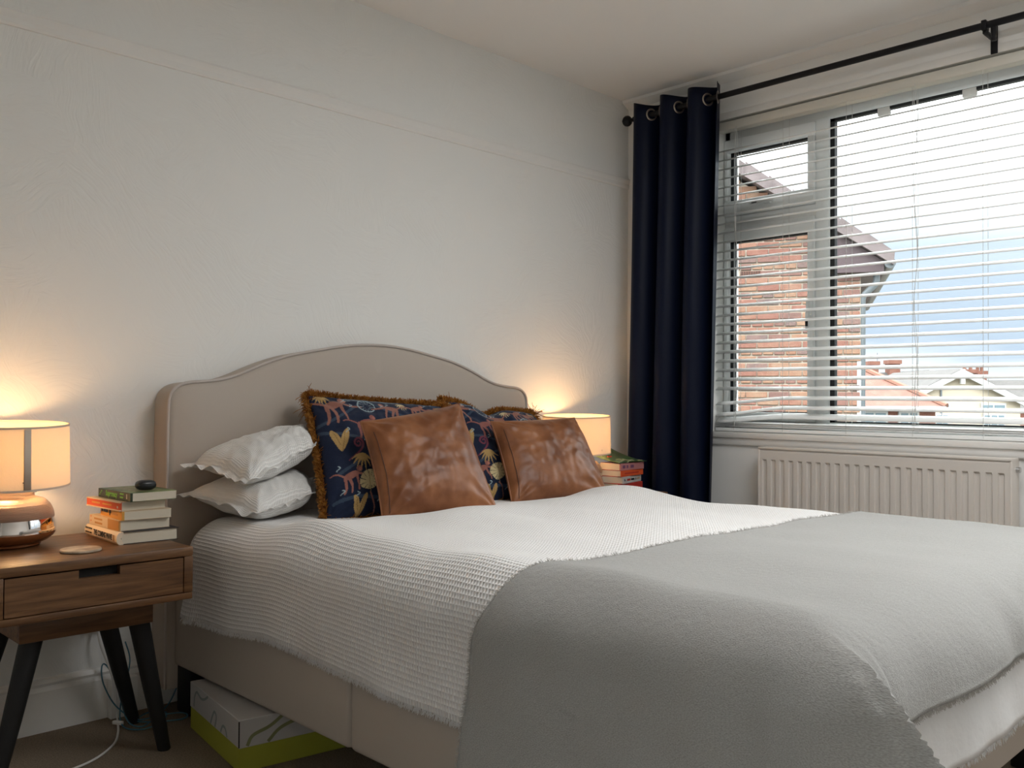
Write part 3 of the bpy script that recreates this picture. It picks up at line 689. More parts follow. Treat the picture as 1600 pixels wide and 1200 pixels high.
def smooth_poly(p, n=3):
    for _ in range(n):
        q = [p[0]]
        for a, b_ in zip(p, p[1:]): q += [(a[0]*.75+b_[0]*.25, a[1]*.75+b_[1]*.25), (a[0]*.25+b_[0]*.75, a[1]*.25+b_[1]*.75)]
        p = q+[p[-1]]
    return p
ol = smooth_poly(headboard_outline(), 2)
Y0h, Y1h = 2.700, 2.796
m_ = MB(); rings = []
nn = len(ol)
def scaled(o, ins):
    return [(1.97+(x-1.97)*(1-ins/.777), z-ins*(1 if z > .3 else 0)) for x, z in o]
layers = [(0, Y1h), (0, Y0h+.006), (.004, Y0h), (.02, Y0h-.006), (.10, Y0h-.012)]
vs = []
for ins, y in layers: vs += [(x, y, z) for x, z in scaled(ol, ins)]
fs = []
for k in range(len(layers)-1):
    for i in range(nn-1): fs.append((k*nn+i, k*nn+i+1, (k+1)*nn+i+1, (k+1)*nn+i))
m_.add(vs, fs, True)
# front face filled with strips between the mirrored left and right outline points
base = (len(layers)-1)*nn; vs2 = []; half = nn//2
for i in range(half): m_.f.append((base+i, base+i+1, base+nn-2-i, base+nn-1-i)); m_.sm.append(True)
m_.f.append(tuple(range(nn))); m_.sm.append(False)
m_.build('headboard', M['fabric'], bed)
MB().tube([(x, Y0h-.001, z+.001) for x, z in ol], .0048, 8).build('piping', M['piping'], bed)

mt = thing('mattress', 'thick mattress in a white fitted sheet on the taupe divan', 'mattress', (1.97, 1.69, .375))
MB().box(BX0+.005, BX1-.005, BYF+.01, 2.695, .377, .580, .10, 8).build('body', M['sheet'], mt)

# draped cloths: a flat cloth measured in metres is laid over the rounded box of the mattress
DCX = 1.97
def drape(a, b, A, B0, B1, top, r, lift, flare, edge=None):
    """a: across from the centre, b: world y of the flat cloth; A half width; B0 foot line; returns point"""
    da = max(0, abs(a)-A); sa = 1 if a > 0 else -1
    db = max(0, B0-b)
    d = math.hypot(da, db)
    px_, py_ = max(-A, min(A, a)), max(B0, b)
    if d < 1e-9: return Vector((DCX+px_, py_, top+lift)), 0, (0, -1)
    ux, uy = sa*da/d, -db/d
    R = r+lift
    q = PI/2*R
    if d < q: o_, dz = R*math.sin(d/R), R*(1-math.cos(d/R))
    else:
        e = d-q; o_, dz = R+e*flare, R+e*math.sqrt(1-flare*flare)
    return Vector((DCX+px_+ux*o_, py_+uy*o_, top+lift-dz)), d, (ux, uy)
def duv_bump(x, y):
    v = .010*fn(x, y, 0, 2.6)+.006*fn(x, y, 3, 6)
    v += .020*math.exp(-((y-2.02)/.13)**2)*(.75+.5*fn(x, 0, 5, 3))      # plump roll below the cushions
    v -= .022*1/(1+math.exp(-(y-2.20)/.03))
    v += .022*math.exp(-(((x-2.62)/.16)**2+((y-2.25)/.25)**2))
    v += .008*math.exp(-((x-1.32)/.08)**2)
    return v
TOP = .612
def duvet_pt(a, b):
    q_ = min(1, max(0, a/.35)); p, d, u = drape(a, b, .635+.045*q_, .70, 2.6, TOP, .125-.04*q_, 0, .09)
    bm_ = duv_bump(p.x, p.y)
    if d < .17: p.z += bm_*(1-d/.17)
    k = min(1, d/.16)
    if d > 0:
        s_ = b if u[0] != 0 else a
        wv = (.012*fn(s_, d*.8, 7, 3.5)+.007*fn(s_, d, 9, 9))*k
        if u[0] < 0 and abs(u[1]) < .5: wv += .018*math.exp(-((b-2.54)/.05)**2)*max(0, d-.15)/.2
        p.x += u[0]*wv; p.y += u[1]*wv
        p.z += .006*fn(s_, 0, 12, 5)*k
    return p
def duvet():
    na, nb_ = 190, 190
    aa = np.linspace(-(.635+.368), .635+.36, na); bb = np.linspace(.70-.335, 2.575, nb_)
    P = []; UV = []
    for b in bb:
        row = []
        for a in aa:
            am = a
            if a < -.635: am = -.635-(abs(a)-.635)*(1+.06*fn(b, 0, 2, 1.5)-.06*math.exp(-((b-2.1)/.25)**2))
            row.append(duvet_pt(am, b)); UV.append((a, b))
        P.append(row)
    return P, UV
P, UV = duvet()
dv = thing('duvet', 'white waffle-weave bedspread with frayed hem covering the bed', 'bedspread', (1.97, 1.6, .6))
do = MB().grid(P).build('cover', M['waffle'], dv, uv=UV)
do.data.materials.append(M['sheet'])
for p_ in do.data.polygons:
    if min(UV[v_][1] for v_ in p_.vertices) < .655: p_.material_index = 1
s_ = do.modifiers.new('thickness', 'SOLIDIFY'); s_.thickness = .006; s_.offset = -1
# frayed hem: little fringe tufts
def fringe_strands(pts, outs, n, length, r, jitter, droop=.6, nseg=3):
    m_ = MB(); pts = [Vector(p) for p in pts]
    for _ in range(n):
        t = random.random()*(len(pts)-1); i = int(t); f_ = t-i
        p = pts[i].lerp(pts[min(i+1, len(pts)-1)], f_)
        o_ = Vector(outs[i] if isinstance(outs, list) else outs)
        dirv = (o_+Vector((random.gauss(0, jitter), random.gauss(0, jitter), random.gauss(0, jitter)))).normalized()
        L = length*random.uniform(.6, 1.15)
        q = [p]; d_ = dirv.copy()
        for s_ in range(nseg):
            d_ = (d_+Vector((random.gauss(0, .15), random.gauss(0, .15), -droop/nseg))).normalized(); q.append(q[-1]+d_*(L/nseg))
        m_.tube(q, [r]*nseg+[r*.6], 3, False)
    return m_
hem = [Vector(r_[0]) for r_ in P]
m_ = fringe_strands([h for h in hem if 1.2 < h.y < 2.56], (-.25, 0, -1), 1500, .013, .0007, .35)
m_.build('frayed_hem', M['sheet'], dv, kind='stuff')
hem = [Vector(p) for p in P[0]]
fringe_strands([h for h in hem if h.x > 1.3], (0, -.2, -1), 700, .010, .0007, .3).build('frayed_hem', M['sheet'], dv, kind='stuff')

# throw
def throw_pt(a, b):
    q_ = min(1, max(0, a/.35)); top, r = TOP, .125-.04*q_
    p, d, u = drape(a, b, .635+.045*q_, .70, 2.6, top, r, .011, .11)
    bm_ = duv_bump(p.x, p.y)
    if d < .17: p.z += bm_*(1-d/.17)
    k = min(1, d/.2)
    wv = 0
    if d > 0:
        side = abs(u[0]) > .7
        s_ = b if side else a
        kd = min(1, d/.16)
        wv = (.012*fn(s_, d*.8, 7, 3.5)+.007*fn(s_, d, 9, 9))*kd + .004*kd + (.045 if side else .018)*max(0, fn(s_, d*.3, 21, 4.5)+.08)*k + .004*fn(s_, d, 23, 9)*k
        p.x += u[0]*wv; p.y += u[1]*wv
        p.z += .006*fn(s_, 0, 12, 5)*kd
    # fold that springs from the near foot corner and is swept along the foot
    if a < 0 and d > .02:
        da, db = abs(a)-.635, .70-b
        ph = math.degrees(math.atan2(max(da, 0), max(db, 0)))       # 0 = foot face, 90 = left face
        wt = math.exp(-abs((ph-40)/(17 if ph < 40 else 12))**1.15) if da > 0 and db > 0 else 0
        tip = Vector((.20, -.52, .13))*max(0, min(d, .27)-.04)*max(0, min(1, 1-(d-.30)/.10))
        p += tip*wt*min(1, d/.12)
    return p
aa = np.concatenate([np.linspace(-1.24, -.635, 78), np.linspace(-.63, .635, 120), np.linspace(.64, .96, 28)])
bb = np.concatenate([np.linspace(.475, .70, 36), np.linspace(.705, 1.235, 52)])
P = []; UV = []
for b in bb:
    row = []
    for a in aa:
        t_ = (b-.70)/.535
        bq = b+(.028*math.sin((a+.7)*2.2)-.02 + (.10*min(1, max(0, -a-.55)/.3)+.10*max(0, -a-.75)))*max(0, t_)
        row.append(throw_pt(a, bq)); UV.append((a, b))
    P.append(row)
th_ = thing('throw', 'grey woollen throw spread across the foot of the bed', 'blanket', (1.97, .9, .62))
to = MB().grid(P).build('cloth', M['wool'], th_, uv=UV)
s_ = to.modifiers.new('thickness', 'SOLIDIFY'); s_.thickness = .005; s_.offset = 0
head = [Vector(p) for p in P[-1]]; foot = [Vector(p) for p in P[0]]
fringe_strands(head, (0, .8, .35), 5200, .010, .0004, .5, .5).build('head_edge_fibres', M['woolend'], th_, kind='stuff')
fringe_strands(foot, (0, -.3, -1), 3600, .010, .00045, .35, .4).build('foot_edge_fibres', M['woolend'], th_, kind='stuff')

# ------------------------------------------------------------------ pillows and cushions
def pillow_grid(C, T, n=60, pinch=.05, flange=0, wr=.004, seed=0, edge_wave=0, belly=0, power=.55, m=None):
    """C: corners TL TR BR BL (Vectors); front normal from them; returns front, back grids of points"""
    TL, TR, BR, BL = [Vector(c) for c in C]
    nrm = -(TL-BL).cross(TR-TL).normalized()
    F, Bk = [], []
    W = (TR-TL).length; H = (TL-BL).length
    cen = (TL+TR+BR+BL)/4
    fl = flange
    for i in range(n+1):
        rf, rb = [], []
        for j in range(n+1):
            u = j/n*2-1; v = 1-i/n*2
            pu = u*(1-pinch*(1-v*v)); pv = v*(1-pinch*(1-u*u))
            s, t = (pu+1)/2, (pv+1)/2
            p = (BL*(1-s)+BR*s)*(1-t)+(TL*(1-s)+TR*s)*t
            ui = min(1, abs(u)/(1-fl)); vi = min(1, abs(v)/(1-fl))
            h = T*((1-ui**2.6)*(1-vi**2.6))**power
            wn = wr*(fn(u*W, v*H, seed, 9)+.6*fn(u*W, v*H, seed+4, 18))
            # creases running from the corners
            for cu_, cv_ in ((1, 1), (-1, 1), (1, -1), (-1, -1)):
                dd = math.hypot(u-cu_, v-cv_); an = math.atan2(v-cv_, u-cu_)
                wn += wr*1.1*math.sin(an*13+seed*2+cu_*1.7+cv_)*math.exp(-dd*2.0)*min(1, dd*4)
            ef = (1-min(1, max(ui, vi))**6)
            ew = edge_wave*(fn(u*2.2, v*2.2, seed+8, 1.3)+.5*fn(u*2, v*2, seed+11, 3.1))*max(abs(u), abs(v))**5
            bel = belly*h
            rf.append(p+nrm*(h+wn*(.25+.75*ef)+ew)-Vector((0, 0, bel)))
            rb.append(p-nrm*(h*.8+wn*.3*ef-ew)-nrm*(.0015))
        F.append(rf); Bk.append(rb)
    return F, Bk
def boundary(G):
    n = len(G)
    return [G[0][j] for j in range(n)]+[G[i][-1] for i in range(1, n)]+[G[-1][j] for j in range(n-2, -1, -1)]+[G[i][0] for i in range(n-2, 0, -1)]
def pillow_mesh(F, B):
    n = len(F); m_ = MB().grid(F); off = n*n
    m_.grid(B)
    def idx(i, j): return i*n+j
    bd = [idx(0, j) for j in range(n)]+[idx(i, n-1) for i in range(1, n)]+[idx(n-1, j) for j in range(n-2, -1, -1)]+[idx(i, 0) for i in range(n-2, 0, -1)]
    for k in range(len(bd)):
        a, b_ = bd[k], bd[(k+1) % len(bd)]; m_.f.append((a, b_, b_+off, a+off)); m_.sm.append(True)
    return m_

M['pillowcase'] = mat('white_waffle_pillowcase', (.80, .785, .76), .9, spec=.15, coord='UV', build=lambda m, t, b, c: waffle(m, t, b, c, .0017))
def pillow(name, label, C, T, **k):
    F, B = pillow_grid(C, T, **k); n = len(F)
    W = (Vector(C[1])-Vector(C[0])).length; H = (Vector(C[0])-Vector(C[3])).length
    uv = [(j/(n-1)*W*1.7, (1-i/(n-1))*H*1.7) for i in range(n) for j in range(n)]*2
    th = thing(name, label, 'pillow', tuple((Vector(C[2])+Vector(C[3]))/2), 'pillows stacked at the headboard')
    pillow_mesh(F, B).build('pillowcase', M['pillowcase'], th, uv=uv)
    return th, F
# lying flat: 'top' edge is toward the headboard
pillow('pillow', 'white waffle pillow lying on the bed, lower one of the stack',
       [(1.20, 2.665, .665), (1.72, 2.69, .675), (1.53, 2.41, .660), (1.29, 2.315, .625)], .068, power=.42, flange=.13, pinch=.03, wr=.006, seed=3, edge_wave=.02, n=70)
pillow('pillow', 'white waffle pillow on top of the other, corner flap hanging down',
       [(1.215, 2.66, .755), (1.74, 2.69, .850), (1.55, 2.44, .805), (1.275, 2.345, .715)], .066, power=.42, flange=.11, pinch=.035, wr=.006, seed=9, edge_wave=.024, n=70)

# --- print for the patterned cushions, painted as vertex colour (flat print on velvet)
def raster(N, mirror=False, shift=(0, 0)):
    U, V = np.meshgrid(np.linspace(0, 1, N), np.linspace(1, 0, N))
    U = U/.72+shift[0]; V = V+shift[1]
    C = np.zeros((N, N, 3)); C[:] = (.004, .010, .034)
    def put(mask, c): C[mask] = c
    def seg(p, q, w0, w1):
        px, py = q[0]-p[0], q[1]-p[1]; L = px*px+py*py+1e-12
        t = np.clip(((U-p[0])*px+(V-p[1])*py)/L, 0, 1)
        d = np.hypot(U-p[0]-t*px, V-p[1]-t*py); return d < (w0+(w1-w0)*t)
    def stroke(pts, w0, w1, c):
        n = len(pts)-1
        for i in range(n): put(seg(pts[i], pts[i+1], w0+(w1-w0)*i/n, w0+(w1-w0)*(i+1)/n), c)
    def ell(cx_, cy_, a, b_, ang, c):
        ca, sa = math.cos(ang), math.sin(ang); x = (U-cx_)*ca+(V-cy_)*sa; y = -(U-cx_)*sa+(V-cy_)*ca
        put((x/a)**2+(y/b_)**2 < 1, c)
    def curve(p0, p1, p2, p3, n=18):
        return [tuple((1-t)**3*np.array(p0)+3*(1-t)**2*t*np.array(p1)+3*(1-t)*t*t*np.array(p2)+t**3*np.array(p3)) for t in np.linspace(0, 1, n)]
    GOLD, PALE, ROSE, BLUE, WHITE, PLUM, TEAL = (.42, .27, .10), (.56, .46, .25), (.27, .115, .085), (.030, .050, .085), (.30, .38, .40), (.16, .035, .06), (.03, .07, .08)
    # branches
    for q in (((-.1, .70), (.2, .72), (.32, .86), (.55, .98)), ((.0, .66), (.25, .60), (.45, .50), (.75, .52)), ((.1, .30), (.35, .42), (.5, .40), (.9, .62)),
              ((.05, .10), (.3, .16), (.5, .02), (.8, .12)), ((.5, .98), (.6, .85), (.75, .75), (1.05, .8)), ((.55, .2), (.75, .36), (.9, .3), (1.1, .42))):
        stroke(curve(*q), .013, .010, BLUE)
    def monkey(x, y, s, c, flip=1):
        f = flip
        ell(x, y, .085*s, .036*s, .25*f, c); ell(x+.10*s*f, y+.055*s, .034*s, .030*s, 0, c); ell(x+.115*s*f, y+.05*s, .02*s, .018*s, 0, (c[0]*1.5, c[1]*1.5, c[2]*1.4))
        stroke(curve((x-.05*s*f, y), (x-.09*s*f, y-.04*s), (x-.03*s*f, y-.10*s), (x-.09*s*f, y-.17*s)), .020*s, .010*s, c)
        stroke(curve((x-.03*s*f, y), (x-.02*s*f, y-.08*s), (x+.02*s*f, y-.08*s), (x+.0*s*f, y-.16*s)), .019*s, .010*s, c)
        stroke(curve((x+.06*s*f, y+.02*s), (x+.06*s*f, y-.05*s), (x+.10*s*f, y-.08*s), (x+.09*s*f, y-.14*s)), .016*s, .009*s, c)
        stroke(curve((x+.06*s*f, y+.02*s), (x+.13*s*f, y-.01*s), (x+.18*s*f, y-.01*s), (x+.25*s*f, y-.02*s)), .014*s, .008*s, c)
        stroke(curve((x-.08*s*f, y), (x-.14*s*f, y+.03*s), (x-.18*s*f, y+.05*s), (x-.22*s*f, y+.03*s)), .010*s, .006*s, c)
    def monstera(x, y, r, c, outline=False, ang=0.0):
        dx, dy = U-x, V-y; rr = np.hypot(dx, dy); th = np.arctan2(dy, dx)-ang
        lim = r*(1-.18*np.cos(th+PI/2))*(.92+.08*np.cos(th*2))
        inside = rr < lim
        cuts = (np.abs(np.sin(th*6)) < .20) & (rr > .42*r)
        if outline:
            put(inside & ((rr > lim-.010) | ((np.abs(np.sin(th*6)) < .16) & (rr > .25*r))), c)
        else:
            put(inside & ~cuts, c); stroke([(x, y+r*.8), (x, y-r)], .003, .003, (c[0]*.55, c[1]*.5, c[2]*.4))
    def palm(x, y, s, c, a0=-PI/2):
        for k in range(-3, 4):
            a = a0+k*.40; L = s*(1-.06*abs(k))
            q = curve((x, y), (x+math.cos(a)*L*.4, y+math.sin(a)*L*.4+.015*s*8), (x+math.cos(a)*L*.8, y+math.sin(a)*L*.8), (x+math.cos(a)*L, y+math.sin(a)*L-.1*s))
            stroke(q, .012*s/.09, .002, c)
    def banana(x, y, s, c):
        for dx_, aa_ in ((-.35, 1.05), (.35, .85)):
            cx_, cy_ = x+dx_*s*.7, y+.1*s
            ell(cx_, cy_, s*.75, s*.24, (PI/2+.35 if dx_ < 0 else PI/2-.45), c)
            stroke([(x, y-s*.6), (cx_+dx_*s*.35, cy_+s*.55)], .0025, .002, (c[0]*.5, c[1]*.45, c[2]*.4))
    def spiral(x, y, r, c):
        stroke([(x+r*(1-t*.8)*math.cos(t*9), y+r*(1-t*.8)*math.sin(t*9)) for t in np.linspace(0, 1, 30)], .010, .005, c)
        stroke(curve((x+r, y), (x+r*.9, y-.06), (x-.02, y-.08), (x-.10, y-.13)), .011, .005, c)
    def squig(x, y, s, c):
        stroke([(x+s*.5*math.sin(t*5), y-s*t) for t in np.linspace(0, 1, 10)], .0042, .003, c)
    palm(.095, .985, .095, GOLD); monkey(.17, .885, 1.0, ROSE)
    monstera(.48, .87, .085, WHITE, True); stroke(curve((.3, .96), (.45, .99), (.6, .96), (.8, .99)), .004, .003, WHITE); stroke(curve((.3, .94), (.45, .96), (.6, .94), (.85, .96)), .003, .003, WHITE)
    monkey(.40, .70, .85, (.24, .085, .07), 1)
    palm(.86, .93, .075, PALE, -PI/2-.3); monkey(.72, .86, .8, ROSE, -1); monkey(1.0, .88, .7, ROSE, 1)
    banana(.155, .555, .13, GOLD); spiral(.30, .525, .045, PLUM)
    palm(.32, .425, .12, GOLD, -PI/2-.25); monkey(.20, .275, .75, (.28, .11, .085), 1)
    monstera(.365, .215, .088, PALE, False, .2); stroke(curve((.36, .13), (.40, .06), (.43, .02), (.42, -.05)), .007, .005, ROSE)
    banana(.27, .05, .10, GOLD); monstera(.52, .40, .06, TEAL, True); monstera(.60, .20, .075, WHITE, True, .5)
    monstera(.75, .60, .085, PALE, False, -.3); palm(.62, .66, .10, GOLD, -PI/2+.3); monkey(.75, .35, .9, ROSE, -1); banana(.9, .2, .12, GOLD); palm(.92, .52, .1, GOLD)
    monkey(1.18, .87, .85, ROSE); monstera(1.05, .74, .07, WHITE, True); palm(1.32, .95, .09, GOLD); banana(1.22, .62, .11, GOLD); monkey(1.15, .42, .9, (.24, .085, .07)); monstera(1.3, .25, .08, PALE)
    for q in (((.9, .6), (1.05, .7), (1.2, .75), (1.5, .7)), ((1.0, .95), (1.1, 1.0), (1.3, .9), (1.5, .98)), ((1.0, .2), (1.1, .3), (1.3, .4), (1.5, .3))): stroke(curve(*q), .011, .009, BLUE)
    for x, y in ((1.12, .95), (1.25, .8), (1.35, .7), (1.05, .55), (.28, .96), (.33, .90), (.23, .66), (.38, .58), (.10, .36), (.45, .10), (.25, .15), (.63, .90), (.70, .93), (.50, .58), (.56, .30), (.66, .50), (.85, .75), (.12, .18), (.48, .28)):
        squig(x, y, .035, WHITE)
    # small speckle of the pile
    C *= (.86+.28*np.random.RandomState(3).rand(N, N, 1))
    return C
def printed_cushion(name, label, C, T, seed, shift, dent=0):
    n = 260
    F, B = pillow_grid(C, T, n=n, pinch=.045, wr=.006, seed=seed, power=.5)
    if dent:
        for i in range(n+1):
            for j in range(n+1):
                u = j/n; v = 1-i/n
                q = dent*math.exp(-((u-.42)/.13)**2)*max(0, v-.3)/.7
                F[i][j] = F[i][j]-Vector((0, -.3*q, q)); B[i][j] = B[i][j]-Vector((0, -.3*q, q))
    th = thing(name, label, 'cushion', tuple((Vector(C[2])+Vector(C[3]))/2), 'fringed patterned cushions')
    o = pillow_mesh(F, B).build('cover', M['print'], th)
    col = raster(n+1, shift=shift).reshape(-1, 3); col = np.concatenate([col, np.tile((.01, .02, .05), (len(col), 1))])
    at = o.data.color_attributes.new(name='print', type='FLOAT_COLOR', domain='POINT')
    at.data.foreach_set('color', np.concatenate([col, np.ones((len(col), 1))], axis=1).astype(np.float32).ravel())
    bd = boundary(F); cen = sum(bd, Vector())/len(bd); N_ = (Vector(C[0])-Vector(C[3])).cross(Vector(C[1])-Vector(C[0])).normalized()
    if N_.y > 0: N_ = -N_
    bd = bd[::3]; outs = []
    for k, p in enumerate(bd):
        t_ = (bd[(k+1) % len(bd)]-bd[k-1]).normalized(); o_ = t_.cross(N_)
        if o_.dot(p-cen) < 0: o_ = -o_
        outs.append(tuple(o_+N_*.35))
    m_ = fringe_strands(bd+[bd[0]], outs+[outs[0]], 9000, .025, .0013, .42, .2)
    m_.build('brush_fringe', M['fringe'], th, kind='stuff')
    # long loose strands at the top corners
    m_ = MB()
    for c_, dd in ((0, Vector((-.6, -.2, -.3))), (1, Vector((.1, -.3, .8)))):
        base_ = Vector(C[c_])
        m_b = fringe_strands([base_+Vector((0, 0, -.05)), base_, base_+Vector((.03, 0, 0))], tuple(dd), 40, .05, .0009, .45, .9, 5)
        m_.add(m_b.v, m_b.f, True)
    m_.build('loose_fringe', M['fringe'], th, kind='stuff')
    return th
printed_cushion('printed_cushion', 'navy monkey and leaf print cushion with rust fringe beside the white pillows',
    [(1.615, 2.60, .960), (2.135, 2.535, .925), (2.03, 2.28, .585), (1.53, 2.345, .580)], .075, 5, (0, 0))
printed_cushion('printed_cushion', 'navy monkey print cushion between the two leather cushions, near the right lamp',
    [(2.19, 2.60, .945), (2.685, 2.61, .890), (2.62, 2.30, .585), (2.13, 2.34, .585)], .075, 15, (.10, .0), dent=.035)

def leather_cushion(label, C, T, seed, ear=0):
    F, B = pillow_grid(C, T, n=90, pinch=.05, wr=.0055, seed=seed, power=.48)
    th = thing('leather_cushion', label, 'cushion', tuple((Vector(C[2])+Vector(C[3]))/2), 'tan leather cushions')
    pillow_mesh(F, B).build('cover', M['leather'], th)
    n = len(F)-1
    k = int(n*.05)
    N_ = (Vector(C[0])-Vector(C[3])).cross(Vector(C[1])-Vector(C[0])).normalized(); N_ = -N_ if N_.y > 0 else N_
    line = [F[i][k]+N_*.001 for i in range(int(n*.16), n-3)]
    MB().tube(line, .0013, 6).build('seam', M['thread'], th)
    bd = boundary([[ (F[i][j]+B[i][j])/2 for j in range(n+1)] for i in range(n+1)])
    MB().tube(bd+[bd[0]], .0028, 6).build('edge_welt', M['leather'], th)
    return th
leather_cushion('tan leather cushion, the larger-looking left one with dark side seam', [(1.660, 2.36, .880), (2.045, 2.335, .938), (2.01, 2.10, .588), (1.63, 2.20, .590)], .070, 2)
leather_cushion('tan leather cushion nearer the right bedside lamp', [(2.265, 2.41, .872), (2.705, 2.395, .880), (2.66, 2.18, .590), (2.20, 2.23, .588)], .070, 6)

# ------------------------------------------------------------------ bedside tables
ZT = .562
def nightstand(x0, x1, y0, y1, label):
    t = thing('bedside_table', label, 'bedside table', ((x0+x1)/2, (y0+y1)/2, 0))
    MB().box(x0, x1, y0, y1, ZT-.024, ZT, .003).build('top', M['wood'], t)
    MB().box(x0, x1, y0+.001, y1, .425, .443, .003).build('bottom_board', M['wood'], t)
    for a, c in ((x0, x0+.024), (x1-.024, x1)): MB().box(a, c, y0+.0005, y1, .4435, ZT-.0245, .002).build('side_panel', M['wood'], t)
    MB().box(x0+.024, x1-.024, y1-.012, y1, .443, ZT-.024).build('back_panel', M['wood'], t)
    # drawer front with a rectangular finger slot in its upper edge
    dx0, dx1, dz0, dz1 = x0+.0265, x1-.0265, .4455, ZT-.027; mx_ = (x0+x1)/2; hw_ = .049
    d = MB().prism([(dx0, dz0), (dx1, dz0), (dx1, dz1), (mx_+hw_, dz1), (mx_+hw_, dz1-.021), (mx_-hw_, dz1-.021), (mx_-hw_, dz1), (dx0, dz1)], y0+.002, y0+.020, 'y')
    dr = d.build('drawer', M['wood'], t)
    MB().box(dx0+.01, dx1-.01, y0+.03, y1-.03, dz0+.004, dz1-.03).build('drawer_box', M['dark'], dr)
    MB().box(mx_-hw_, mx_+hw_, y0+.0215, y0+.028, dz1-.03, dz1+.002).build('slot_shade', M['dark'], dr)  # near-black sheet stands in for the shade behind the notch
    # recessed plinth
    MB().box(mx_-.158, mx_+.165, y0+.075, y1-.06, .362, .4245, .002).build('plinth', M['wood'], t)
    ya, yb = y0+.115, y1-.10
    for (ax, ay, bx, by) in ((mx_-.118, ya, mx_-.205, ya-.015), (mx_+.143, ya, mx_+.222, ya+.012), (mx_+.135, yb, mx_+.245, yb+.045), (mx_-.12, yb, mx_-.215, yb+.045)):
        MB().tube([(ax, ay, .365), (ax+(bx-ax)*.5, ay+(by-ay)*.5, .18), (bx, by, .0)], [.0265, .0225, .0165], 20).build('leg', M['blackwood'], t)
    return t
nightstand(.614, 1.090, 2.30, 2.74, 'mango wood bedside table with one slotted drawer and splayed black legs, left of the bed')
nightstand(2.80, 3.20, 2.30, 2.74, 'wooden bedside table between the bed and the navy curtain, holding the right lamp')

# ------------------------------------------------------------------ lamps
def lamp(cx_, cy_, label, seam_dir):
    t = thing('table_lamp', label, 'lamp', (cx_, cy_, ZT))
    MB().lathe([(.001, .0), (.078, .0), (.083, .004), (.083, .008), (.100, .015), (.112, .025), (.1175, .034), (.1180, .038)], (cx_, cy_, ZT), 64).build('foot', M['amber'], t)
    MB().lathe([(.1180, .038), (.1185, .046), (.1165, .060), (.1135, .074)], (cx_, cy_, ZT), 64).build('body', M['mercury'], t)
    pr = [(.1135, .074)]
    for i in range(16):
        z = .074+.036*i/15; r = .1128-.012*(i/15)**2; pr += [(r+.0016, z), (r-.0014, z+.0012)]
    pr += [(.098, .114), (.090, .121), (.074, .126), (.068, .128), (.066, .131), (.066, .145), (.062, .149), (.03, .150), (.0, .150)]
    MB().lathe(pr, (cx_, cy_, ZT), 64).build('ribbed_shoulder', M['rose'], t)
    MB().tube([(cx_, cy_, ZT+.148), (cx_, cy_, ZT+.215)], .014, 16).build('lamp_holder', M['steel'], t)
    z0, z1, R0, R1 = .160, .318, .151, .147
    sh = MB().lathe([(R0, z0), (R1, z1), (R1-.0015, z1), (R0-.0015, z0), (R0, z0)], (cx_, cy_, ZT), 96).build('lamp_shade', M['shade'], t)
    for z, R in ((z0, R0), (z1, R1)):
        MB().lathe([(R-.003, -.0025), (R+.0009, -.0025), (R+.0009, .0025), (R-.003, .0025), (R-.003, -.0025)], (cx_, cy_, ZT+z), 96).build('trim_tape', M['seam'], sh)
    # seam strip following the shade
    A = seam_dir; vs = []
    for z, R in ((z0+.003, R0), (z1-.003, R1)):
        for k in range(7):
            a = A+(k/6-.5)*.115; rr = R+.0016 - (R0-R1)*0
            vs.append((cx_+rr*math.cos(a), cy_+rr*math.sin(a), ZT+z))
    so = MB().add(vs, [(k, k+1, k+8, k+7) for k in range(6)], True).build('shade_seam', M['seam'], sh)
    s2 = so.modifiers.new('thickness', 'SOLIDIFY'); s2.thickness = .0012; s2.offset = 1
    Tm = Matrix.Translation((cx_, cy_, ZT+z0+.08)) @ Matrix.Rotation(math.radians(2.4), 4, Vector((cy_, -cx_, 0)).normalized()) @ Matrix.Translation((-cx_, -cy_, -ZT-z0-.08))
    off = wloc(t); Tl = Matrix.Translation(-off) @ Tm @ Matrix.Translation(off)
    for o_ in [sh]+list(sh.children): o_.data.transform(Tl)
    # spider ring and bulb
    m_ = MB().lathe([(.020, .250), (.023, .250), (.023, .253), (.020, .253), (.020, .250)], (cx_, cy_, ZT-.045), 24)
    for k in range(3):
        a = k*2*PI/3+.5; m_.tube([(cx_+.022*math.cos(a), cy_+.022*math.sin(a), ZT+.206), (cx_+.149*math.cos(a), cy_+.149*math.sin(a), ZT+.175)], .0015, 6)
    m_.build('shade_carrier', M['steel'], t)
    for a in (-1.3, ): MB().tube([(cx_+.120*math.cos(a), cy_+.12*math.sin(a), ZT+.148), (cx_+.12*math.cos(a), cy_+.12*math.sin(a), ZT+.16)], .006, 10).build('shade_screw', M['steel'], sh)
    MB().lathe([(.012, .210), (.014, .222), (.026, .240), (.030, .257), (.026, .274), (.014, .285), (.0005, .288)], (cx_, cy_, ZT), 24).build('bulb', M['bulb'], t)
    return t
LAMP_E = 30.0
M['bulb'] = bpy.data.materials.new('lit_bulb'); M['bulb'].use_nodes = True
_t = M['bulb'].node_tree; _b = _t.nodes['Principled BSDF']; _b.inputs['Emission Color'].default_value = (1.0, .59, .27, 1); _b.inputs['Emission Strength'].default_value = LAMP_E
lamp(.735, 2.638, 'lit bedside lamp with mirrored ribbed base, beside the stack of five books', math.radians(-88))
lamp(2.995, 2.640, 'lit bedside lamp half hidden behind the right leather cushion', math.radians(60))

